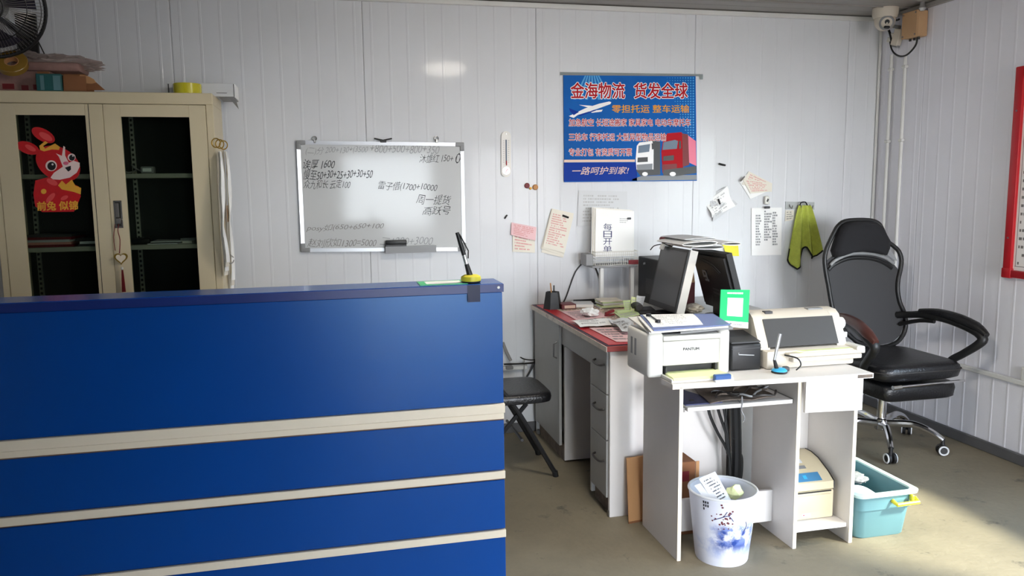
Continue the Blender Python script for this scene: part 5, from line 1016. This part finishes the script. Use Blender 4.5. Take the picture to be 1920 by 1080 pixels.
# ------------------------------------------------------------------ dot matrix printer
EX0, EX1, EY0, EY1, EZ = 1.745, 2.175, 2.86, 3.13, T1
t = thing('dot_matrix_printer', 'ivory dot matrix printer with smoked cover at the right of the table', 'printer', (1.96, 3.0, TZ))
obj('base', MB().box((EX0, EY0 + .01, EZ), (EX1 - .02, EY1, EZ + .075), .008, 2), 'ivory_plastic', t)
hood = [(EY0 + .05, EZ + .075), (EY0 + .058, EZ + .10), (EY0 + .11, EZ + .20), (EY0 + .135, EZ + .217), (EY0 + .19, EZ + .222), (EY1, EZ + .20), (EY1, EZ + .075)]
obj('hood_end', MB().prism([(EX0 - .012, y, z) for y, z in hood], (.05, 0, 0)), 'ivory_plastic', t); obj('hood_end', MB().prism([(EX1 - .075, y, z) for y, z in hood], (.045, 0, 0)), 'ivory_plastic', t)
obj('hood_top', MB().prism([(EX0 + .038, y, z) for y, z in ((EY0 + .105, EZ + .195), (EY0 + .135, EZ + .217), (EY0 + .19, EZ + .222), (EY1, EZ + .20), (EY1, EZ + .13), (EY0 + .16, EZ + .13))], (EX1 - EX0 - .113, 0, 0)), 'ivory_plastic', t)
obj('smoked_cover', MB().prism([(EX0 + .03, EY0 + .053, EZ + .082), (EX1 - .068, EY0 + .053, EZ + .082), (EX1 - .068, EY0 + .106, EZ + .193), (EX0 + .03, EY0 + .106, EZ + .193)], (0, -.004, .002)), 'smoke_cover', t, smooth=None)
obj('platen', MB().cyl((EX0 + .04, EY0 + .12, EZ + .11), (EX1 - .08, EY0 + .12, EZ + .11), .02, n=16).box((EX0 + .039, EY0 + .14, EZ + .076), (EX1 - .076, EY0 + .15, EZ + .13)), 'black_plastic', t)
obj('print_head', MB().box((EX1 - .19, EY0 + .085, EZ + .1), (EX1 - .14, EY0 + .115, EZ + .145), .004), 'grey_plastic', t)
obj('knob', MB().cyl((EX1 - .03, EY0 + .13, EZ + .155), (EX1 + .005, EY0 + .13, EZ + .155), .026, n=20, bev=.005), 'white_plastic', t)
obj('front_ledge', MB().box((EX0 + .08, EY0 - .025, EZ + .052), (EX1 + .008, EY0 + .07, EZ + .068), .003), 'ivory_plastic', t)
obj('front_rail', MB().box((EX0 + .1, EY0 - .02, EZ + .03), (EX1 - .004, EY0 + .02, EZ + .05), .003), 'ivory_plastic', t)
obj('right_bracket', MB().box((EX1 - .035, EY0 - .03, EZ + .06), (EX1 + .004, EY0 + .08, EZ + .082), .004), 'white_plastic', t)
obj('label_plate', MB().box((EX0 + .055, EY0 + .125, EZ + .213), (EX0 + .09, EY0 + .15, EZ + .2225)), 'dark_grey', t); obj('button_panel', MB().box((EX1 - .16, EY0 + .14, EZ + .2185), (EX1 - .09, EY0 + .17, EZ + .2235)), 'grey_plastic', t)
t = thing('form_paper', 'lime green form sheet lying on the front ledge of the dot matrix printer', 'paper', (1.97, 2.86, EZ + .068))
for k in range(3): obj('form_layer', MB().prism([(EX0 + .09 + .006 * k, EY0 + .045, EZ + .0685 + .0016 * k), (EX0 + .14 + .01 * k, EY0 - .02 + .004 * k, EZ + .0685 + .0016 * k), (EX1 - .045, EY0 - .02 + .004 * k, EZ + .0685 + .0016 * k), (EX1 - .045, EY0 + .045, EZ + .0685 + .0016 * k)], (0, 0, .0014)), 'paper_lime' if k != 1 else 'paper', t, smooth=None)
obj('loose_coil', MB().tube([(EX0 + .06, EY0 - .02, EZ + .065), (EX0 + .1, EY0 - .05, EZ + .055), (EX0 + .11, EY0 - .062, EZ + .03), (EX0 + .085, EY0 - .07, EZ + .012)], .0032, 6, smooth=4), 'black_plastic', t)
# pen in a light blue stand
b = atz(1461, 697, TZ + .004)
t = thing('counter_pen', 'silver pen standing in a light blue stand on the white table', 'pen', (b.x, b.y, TZ))
obj('stand', MB().lathe([(.030, 0), (.032, .004), (.03, .008)], (b.x, b.y, TZ), 20), 'black_plastic', t); obj('stand_top', MB().lathe([(.031, .0082), (.031, .012), (.022, .019), (.001, .021)], (b.x, b.y, TZ), 20), 'light_blue', t)
p1, p2 = aty(1452, 675, b.y), aty(1463, 626, b.y)
obj('socket', MB().cyl((b.x - .012, b.y, TZ + .017), p1, .009, .006, 10), 'black_plastic', t); obj('barrel', MB().tube([p1, p1.lerp(p2, .6), p2], [.0055, .0068, .006], 10), 'aluminium', t)
obj('cord_clip', MB().rbox((b.x + .035, b.y + .01, TZ + .012), (.028, .022, .02), None, .006, 2), 'dark_grey', t)
# ------------------------------------------------------------------ beige label printer on the lower shelf
VX0, VX1, VY0, VY1, VZ = 1.858, 2.058, 2.832, 3.05, .0845
t = thing('label_printer', 'beige label printer with blue panel on the lower table shelf', 'printer', (1.96, 2.94, VZ))
obj('lower_body', MB().box((VX0, VY0, VZ), (VX1, VY1, VZ + .125), .008, 2), 'beige_plastic', t)
prof = [(VY0 + .001, VZ + .128), (VY0 + .004, VZ + .16), (VY0 + .05, VZ + .19), (VY0 + .12, VZ + .222), (VY0 + .17, VZ + .232), (VY1 - .004, VZ + .232), (VY1 - .004, VZ + .128)]
obj('lid', MB().prism([(VX0 + .001, y, z) for y, z in prof], (VX1 - VX0 - .002, 0, 0)), 'beige_plastic', t, smooth=50)
obj('lid_edge', MB().tube([(VX1, y, z) for y, z in prof[:6]], .003, 6), 'worn_black', t)
obj('paper_slit', MB().box((VX0 + .02, VY0 - .001, VZ + .117), (VX1 - .014, VY0 + .003, VZ + .122)), 'black_plastic', t)
obj('front_door', MB().box((VX0 + .022, VY0 - .004, VZ + .035), (VX1 - .016, VY0 + .001, VZ + .108), .004, 2), 'beige_plastic', t)
def sl(u0, u1, k0, k1, mat, nm, o=.001):
    def pt(u, k): 
        y = VY0 + .004 + .116 * k; z = VZ + .16 + (.03 * k / .397 if k < .397 else .03 + .032 * (k - .397) / .603); return Vector((VX0 + (VX1 - VX0) * u, y, z + o))
    obj(nm, MB().prism([pt(u0, k0), pt(u1, k0), pt(u1, k1), pt(u0, k1)], (0, -.0006, .0008)), mat, t, smooth=None)
sl(.18, .74, .05, .36, 'blue_label', 'blue_panel'); sl(.34, .42, .14, .27, 'light_blue', 'button', .002); sl(.06, .62, .5, .72, 'beige_plastic', 'window_frame'); sl(.14, .54, .54, .68, 'grey_plastic', 'window', .0025); sl(.1, .54, .8, .98, 'paper_grey', 'label_slip', .003)
p_ = aty(1511, 966, VY0 - .001); obj('rating_label', MB().box((p_.x - .018, VY0 - .0012, p_.z - .006), (p_.x + .02, VY0 - .0004, p_.z + .007)), 'paper', t); obj('label_dot', MB().cyl((p_.x - .01, VY0 - .0018, p_.z), (p_.x - .01, VY0 - .0012, p_.z), .003, n=8), 'red_print', t)
# ------------------------------------------------------------------ waste bin with ink landscape
BC = Vector((1.512, 2.785, 0)); BH = .285
M('bin_print', (226, 228, 238), .32)
nt = MATS['bin_print'].node_tree; pr_ = nt.nodes['Principled BSDF']
tc = nt.nodes.new('ShaderNodeTexCoord'); sx = nt.nodes.new('ShaderNodeSeparateXYZ'); nt.links.new(tc.outputs['Object'], sx.inputs[0])
def math_(op, a, b): 
    n = nt.nodes.new('ShaderNodeMath'); n.operation = op; n.use_clamp = op == 'MULTIPLY'
    for i, v in enumerate((a, b)):
        if isinstance(v, (int, float)): n.inputs[i].default_value = v
        else: nt.links.new(v, n.inputs[i])
    return n.outputs[0]
def band(sock, lo, hi, soft):
    r = nt.nodes.new('ShaderNodeMapRange'); r.interpolation_type = 'SMOOTHSTEP'; nt.links.new(sock, r.inputs[0]); r.inputs[1].default_value = lo; r.inputs[2].default_value = lo + soft
    q = nt.nodes.new('ShaderNodeMapRange'); q.interpolation_type = 'SMOOTHSTEP'; nt.links.new(sock, q.inputs[0]); q.inputs[1].default_value = hi - soft; q.inputs[2].default_value = hi; q.inputs[3].default_value = 1; q.inputs[4].default_value = 0
    return math_('MULTIPLY', r.outputs[0], q.outputs[0])
def noise(sc, th, w, det=7):
    n = nt.nodes.new('ShaderNodeTexNoise'); n.inputs['Scale'].default_value = sc; n.inputs['Detail'].default_value = det; n.inputs['Roughness'].default_value = .62; nt.links.new(tc.outputs['Object'], n.inputs[0])
    r = nt.nodes.new('ShaderNodeMapRange'); nt.links.new(n.outputs[0], r.inputs[0]); r.inputs[1].default_value = th; r.inputs[2].default_value = th + w; return r.outputs[0]
colr = nt.nodes.new('ShaderNodeRGB'); colr.outputs[0].default_value = lin((228, 230, 240)) + (1,); cur = colr.outputs[0]
for rgb, zz, xx, nz in (((150, 168, 214), (.02, .12, .05), (-.2, .2, .02), (9, .44, .2)), ((40, 72, 150), (.05, .2, .05), (-.10, .10, .05), (16, .42, .12)), ((120, 140, 200), (.08, .19, .03), (-.11, .12, .05), (30, .5, .1))):
    f_ = math_('MULTIPLY', math_('MULTIPLY', band(sx.outputs[2], zz[0], zz[1], zz[2]), band(sx.outputs[0], xx[0], xx[1], xx[2])), noise(*nz))
    mx = nt.nodes.new('ShaderNodeMix'); mx.data_type = 'RGBA'; nt.links.new(f_, mx.inputs[0]); nt.links.new(cur, mx.inputs[6]); mx.inputs[7].default_value = lin(rgb) + (1,); cur = mx.outputs[2]
nt.links.new(cur, pr_.inputs['Base Color'])
t = thing('waste_bin', 'white waste bin painted with a blue ink landscape before the table', 'bin', tuple(BC))
rb, rt = .103, .135
obj('bin_body', MB().lathe([(rb, 0), (rb + .002, .004), (rt, BH), (rt - .004, BH), (rb - .004, .006), (.001, .006)], BC, 40, (0, 0, 1), True, False), 'bin_print', t, smooth=40)
obj('rim', MB().torus(BC + Vector((0, 0, BH)), rt - .001, .005, (0, 0, 1), 40, 8), 'paper_grey', t)
def onbin(ang, z, o=.0012): r = rb + (rt - rb) * z / BH + o; return BC + Vector((r * sin(ang), -r * cos(ang), z))
m = MB()
for k in range(30):
    a = random.gauss(-.42, .22); z = random.gauss(.212, .022); s_ = random.uniform(.0022, .0048); m.poly([onbin(a + s_ / .12 * cos(2 * pi * i / 6), z + s_ * sin(2 * pi * i / 6)) for i in range(6)])
fl = obj('blossoms', m, 'maroon', t, smooth=None); fl['kind'] = 'stuff'
obj('branch', MB().tube([onbin(-.75, .2), onbin(-.5, .215), onbin(-.3, .222), onbin(-.15, .20)], .0016, 5, smooth=4).tube([onbin(-.45, .217), onbin(-.35, .24)], .0012, 5).tube([onbin(-.3, .222), onbin(-.2, .235)], .0012, 5).tube([onbin(.25, .15), onbin(.35, .17), onbin(.3, .19)], .0014, 5, smooth=3), 'ink_blue', t)
m = MB()
for k in range(7): 
    a, z = -1.08 + .07 * (k % 3), .262 - .014 * (k // 3); m.poly([onbin(a, z), onbin(a + .045, z), onbin(a + .045, z + .01), onbin(a, z + .01)])
obj('ink_marks', m, 'ink_black', t, smooth=None)
# rubbish in the bin
sh = Sheet([BC + Vector(v) for v in ((-.105, .0, .335), (-.02, .03, .345), (.03, -.02, .235), (-.05, -.06, .225))], (.1, -.8, .6), lambda u, v: .012 * sin(3 * u))
t = thing('discarded_form', 'crumpled white printed form sticking out of the waste bin', 'paper', tuple(BC + Vector((-.03, 0, .25)))); s = obj('sheet', sh.mb(8, 8), 'paper_grey', t); obj('print', sh.marks(9, .12, .9, .08, .92, .4), 'ink_black', s, smooth=None)['kind'] = 'stuff'
sh2 = Sheet([BC + Vector(v) for v in ((-.12, .01, .305), (-.08, .0, .32), (-.03, -.06, .235), (-.07, -.07, .22))], (-.2, -.8, .5), lambda u, v: .01 * u); obj('torn_sheet', sh2.mb(5, 5), 'paper_grey', t)
p_ = BC + Vector((.055, .0, .262)); solo('yellow_wrapper', crumple(p_, .032, .026, .03, 2, 21, .5), 'paper_lime', 'crumpled yellow green wrapper in the waste bin', 'wrapper', smooth=10)
solo('crumpled_paper', crumple(BC + Vector((0, .0, .17)), .085, .085, .05, 3, 31, .3), 'paper_grey', 'crumpled grey paper deep inside the waste bin', 'paper', smooth=10)
# ------------------------------------------------------------------ teal storage box
t = thing('storage_box', 'teal plastic storage box with yellow handle on the floor by the table', 'box', (2.25, 3.02, 0))
X0, X1, Y0, Y1, HZ = 2.105, 2.405, 2.735, 3.17, .207
def rr(x0, x1, y0, y1, r, z, n=5):
    pts = []
    for cx, cy, a0 in ((x1 - r, y1 - r, 0), (x0 + r, y1 - r, 90), (x0 + r, y0 + r, 180), (x1 - r, y0 + r, 270)):
        for i in range(n + 1): a = radians(a0 + 90 * i / n); pts.append(Vector((cx + r * cos(a), cy + r * sin(a), z)))
    return pts
def loft(levels, capb=True, capt=False):
    m = MB(); R = [[m.bm.verts.new(p) for p in L_] for L_ in levels]
    for a, b in zip(R, R[1:]): m.bridge(a, b)
    if capb: m.bm.faces.new(R[0])
    if capt: m.bm.faces.new(R[-1])
    return m
i0 = .03; ob = lambda d, z: rr(X0 + d, X1 - d - .004, Y0 + d * 1.2, Y1 - d, .035, z)
obj('box_body', loft([ob(i0 + .004, 0), ob(i0, .006), ob(.018, HZ * .62), ob(.0175, HZ * .63), ob(.011, HZ * .64), ob(.008, HZ - .004), ob(.014, HZ - .004), ob(i0 + .006, .01), ob(.14, .01)]), 'teal_plastic', t)
obj('rim', loft([ob(.006, HZ - .014), ob(-.004, HZ - .012), ob(-.006, HZ), ob(.004, HZ + .003), ob(.016, HZ), ob(.016, HZ - .008)], False), 'teal_rim', t)
hx = (2.275, 2.385); hy = Y0 - .006
h_ = obj('handle', MB().tube([(hx[0], hy + .014, HZ - .038), (hx[0] + .004, hy - .012, HZ - .047), (hx[1] - .004, hy - .014, HZ - .044), (hx[1], hy + .014, HZ - .036)], .0085, 10), 'yellow_plastic', t)
obj('handle_lug', MB().box((hx[1] - .03, hy - .008, HZ - .045), (hx[1] - .018, hy + .014, HZ - .016), .003), 'yellow_plastic', t)
sh = Sheet([Vector(v) for v in ((2.135, 2.96, .17), (2.28, 2.92, .15), (2.27, 2.775, .165), (2.135, 2.775, .19))], (0, 0, 1), lambda u, v: .03 * sin(pi * u) * sin(pi * v))
t = thing('white_bag', 'white plastic bag and paper bulging in the teal storage box', 'bag', (2.2, 2.87, .13)); obj('bag', sh.mb(10, 10, .003), 'paper', t); obj('inner_pack', crumple((2.2, 2.9, .12), .06, .1, .05, 3, 9, .2), 'paper_grey', t, smooth=20)
solo('foil_strip', crumple((2.31, 3.03, .165), .045, .06, .016, 3, 14, .5), 'grey_plastic', 'crumpled grey foil beside the white bag in the teal storage box', 'foil', smooth=8)
# ------------------------------------------------------------------ office chair
HC = Vector((3.05, 3.8, 0))
t = thing('office_chair', 'black mesh high back office chair on a chrome base in the corner', 'chair', tuple(HC))
for k in range(5):
    a = radians(-119 + 72 * k); d = Vector((cos(a), sin(a), 0)); e = HC + d * .315
    obj('leg', MB().tube([HC + Vector((0, 0, .135)) + d * .03, HC + d * .16 + Vector((0, 0, .15)), HC + d * .25 + Vector((0, 0, .125)), e + Vector((0, 0, .085))], [.022, .02, .017, .015], 10, smooth=4), 'chrome', t)
    s_ = d.cross(Vector((0, 0, 1))); ax = (s_ * .8 + d * .35).normalized()
    w_ = obj('caster', MB().cyl(e + Vector((0, 0, .03)) - ax * .024, e + Vector((0, 0, .03)) - ax * .006, .03, n=20, bev=.004).cyl(e + Vector((0, 0, .03)) + ax * .006, e + Vector((0, 0, .03)) + ax * .024, .03, n=20, bev=.004).cyl(e + Vector((0, 0, .03)), e + Vector((0, 0, .095)), .011, n=10), 'black_plastic', t)
    obj('wheel_ring', MB().torus(e + Vector((0, 0, .03)) + ax * .0245, .023, .0045, ax, 24, 6), 'paper_grey', w_); obj('wheel_ring', MB().torus(e + Vector((0, 0, .03)) - ax * .0245, .023, .0045, ax, 24, 6), 'paper_grey', w_)
obj('hub', MB().cyl(HC + Vector((0, 0, .095)), HC + Vector((0, 0, .165)), .036, n=24, bev=.006), 'chrome', t)
obj('gas_column', MB().cyl(HC + Vector((0, 0, .16)), HC + Vector((0, 0, .37)), .025, n=20), 'chrome', t); obj('column_collar', MB().cyl(HC + Vector((0, 0, .315)), HC + Vector((0, 0, .345)), .04, n=20), 'black_plastic', t)
cx = 3.07
def pill(x0, x1, y0, y1, zs, e=.3, n=32):
    L_ = []
    for z, k in zs:
        L_.append([Vector(((x0 + x1) / 2 + (x1 - x0) / 2 * k * math.copysign(abs(cos(2 * pi * i / n)) ** e, cos(2 * pi * i / n)), (y0 + y1) / 2 + (y1 - y0) / 2 * k * math.copysign(abs(sin(2 * pi * i / n)) ** e, sin(2 * pi * i / n)), z)) for i in range(n)])
    return loft(L_, True, True)
obj('seat', pill(cx - .265, cx + .27, 3.5, 4.03, ((.445, .9), (.455, .97), (.49, 1), (.515, .985), (.53, .93), (.536, .8))), 'black_leather', t, smooth=60)
obj('seat_seam', MB().tube([Vector((cx + .002 + .27 * math.copysign(abs(cos(2 * pi * i / 40)) ** .3, cos(2 * pi * i / 40)), 3.765 + .267 * math.copysign(abs(sin(2 * pi * i / 40)) ** .3, sin(2 * pi * i / 40)), .497)) for i in range(40)], .003, 5, closed=True), 'worn_black', t)
obj('footrest', pill(cx - .225, cx + .235, 3.52, 3.78, ((.335, .88), (.345, .97), (.39, 1), (.415, .97), (.424, .9)), .25), 'black_leather', t, smooth=60)
obj('footrest_bar', MB().tube([(cx - .17, 3.5, .427), (cx + .24, 3.495, .436)], .0075, 8).tube([(cx - .2, 3.5, .424), (cx - .15, 3.5, .426)], .012, 10), 'chrome', t)
obj('seat_plate', MB().box((cx - .1, 3.7, .37), (cx + .1, 3.95, .445), .008), 'black_plastic', t)
def bp(x, y, o=0):                                      # point on the reclined back plane
    p = aty(x, y, 4.0); z = p.z; p = aty(x, y, 4.0 + max(0, z - .48) * .12); p.y += o; return p
outl = [(1568, 600), (1559, 570), (1553, 535), (1548, 508), (1546, 485), (1550, 466), (1558, 448), (1565, 434), (1571, 424), (1584, 415), (1611, 412.5), (1636, 414), (1649, 421), (1657, 437), (1664, 452), (1675, 461), (1685, 471), (1690, 487), (1688, 506), (1684, 524), (1683, 545), (1687, 567), (1694, 583), (1698, 600), (1697, 617), (1690, 633), (1676, 645), (1645, 652), (1605, 640)]
obj('back_frame', MB().tube([bp(*p) for p in outl], .0135, 8, closed=True, smooth=3), 'black_plastic', t, smooth=60)
inner = [(1568, 596), (1560, 566), (1554, 535), (1550, 508), (1550, 490), (1560, 481), (1585, 474), (1612, 471), (1640, 474), (1672, 490), (1685, 505), (1682, 524), (1680, 545), (1684, 567), (1691, 583), (1695, 600), (1694, 614), (1688, 630), (1674, 642), (1645, 648), (1607, 636)]
obj('mesh_back', MB().prism([bp(x, y, .004) for x, y in inner], (0, .003, 0)), 'mesh_fabric', t, smooth=None)
head = [(1556, 470), (1562, 450), (1570, 430), (1576, 421), (1590, 415.5), (1611, 414), (1634, 415.5), (1646, 423), (1654, 438), (1662, 452), (1660, 466), (1655, 478), (1636, 474), (1612, 471), (1590, 473), (1570, 480), (1560, 482)]
hcx = Vector((0, 0, 0))
hpt = [bp(x, y) for x, y in head]; hcn = sum(hpt, Vector()) / len(hpt)
lev = []
for o, k in ((.02, .86), (.0, .99), (-.03, 1.0), (-.052, .95), (-.064, .82), (-.068, .55)): lev.append([hcn + (p - hcn) * k + Vector((0, o, 0)) for p in hpt])
obj('headrest', loft(lev, True, True), 'black_fabric', t, smooth=70)
arc = [(1554, 497), (1565, 487), (1588, 477), (1612, 474.5), (1638, 477), (1658, 484), (1673, 494)]
obj('silver_arc', MB().tube([bp(x, y, -.014) for x, y in arc], .0095, 8, smooth=4), 'grey_plastic', t); obj('silver_tab', MB().prism([bp(x, y, -.006) for x, y in ((1662, 466), (1676, 478), (1681, 489), (1673, 486), (1658, 475))], (0, .006, 0)), 'grey_plastic', t)
obj('lower_arc', MB().tube([bp(x, y + 9, .006) for x, y in arc], .012, 8, smooth=4), 'black_plastic', t)
obj('coat_hook', MB().tube([bp(x, y, .05) for x, y in ((1625, 526), (1627, 514), (1637, 507), (1647, 507), (1654, 513), (1652, 540), (1645, 560))], .007, 8, smooth=4), 'black_plastic', t)
obj('spine', MB().tube([bp(1650, 500, .05), bp(1656, 545, .055), bp(1650, 600, .055), (cx + .02, 4.06, .50), (cx, 3.95, .42)], [.02, .03, .04, .035, .03], 10, smooth=4), 'black_plastic', t)
obj('lumbar_pad', MB().prism([bp(x, y, .012) for x, y in ((1568, 585), (1600, 578), (1640, 572), (1680, 568), (1692, 590), (1696, 610), (1686, 632), (1650, 646), (1605, 634))], (0, .012, 0)), 'mesh_dark', t, smooth=None)
for s_, nm, mt in ((1, 'armrest', 'black_plastic'), (-1, 'armrest', 'black_plastic')):
    A = lambda x, y, z: Vector((cx + s_ * x, y, z))
    ar = obj(nm, MB().tube([A(.24, 4.03, .71), A(.27, 3.97, .72), A(.29, 3.86, .735), A(.31, 3.7, .73), A(.335, 3.56, .70), A(.335, 3.49, .665), A(.325, 3.5, .63), A(.3, 3.58, .56), A(.28, 3.63, .52), A(.264, 3.66, .47)], [.02, .02, .022, .024, .027, .026, .024, .022, .022, .02], 10, smooth=4), mt, t, smooth=60)
    obj('arm_pad', MB().tube([A(.285, 3.9, .75), A(.3, 3.78, .757), A(.318, 3.65, .745), A(.338, 3.54, .715), A(.34, 3.47, .68)], [.016, .026, .03, .03, .018], 12, smooth=4), 'brown_leather' if s_ < 0 else 'black_leather', ar, smooth=60, label='brown worn arm pad' if s_ < 0 else None)
    obj('arm_brace', MB().tube([A(.25, 4.02, .655), A(.285, 3.9, .695), A(.3, 3.8, .705)], .012, 8, smooth=3), 'black_plastic', ar)
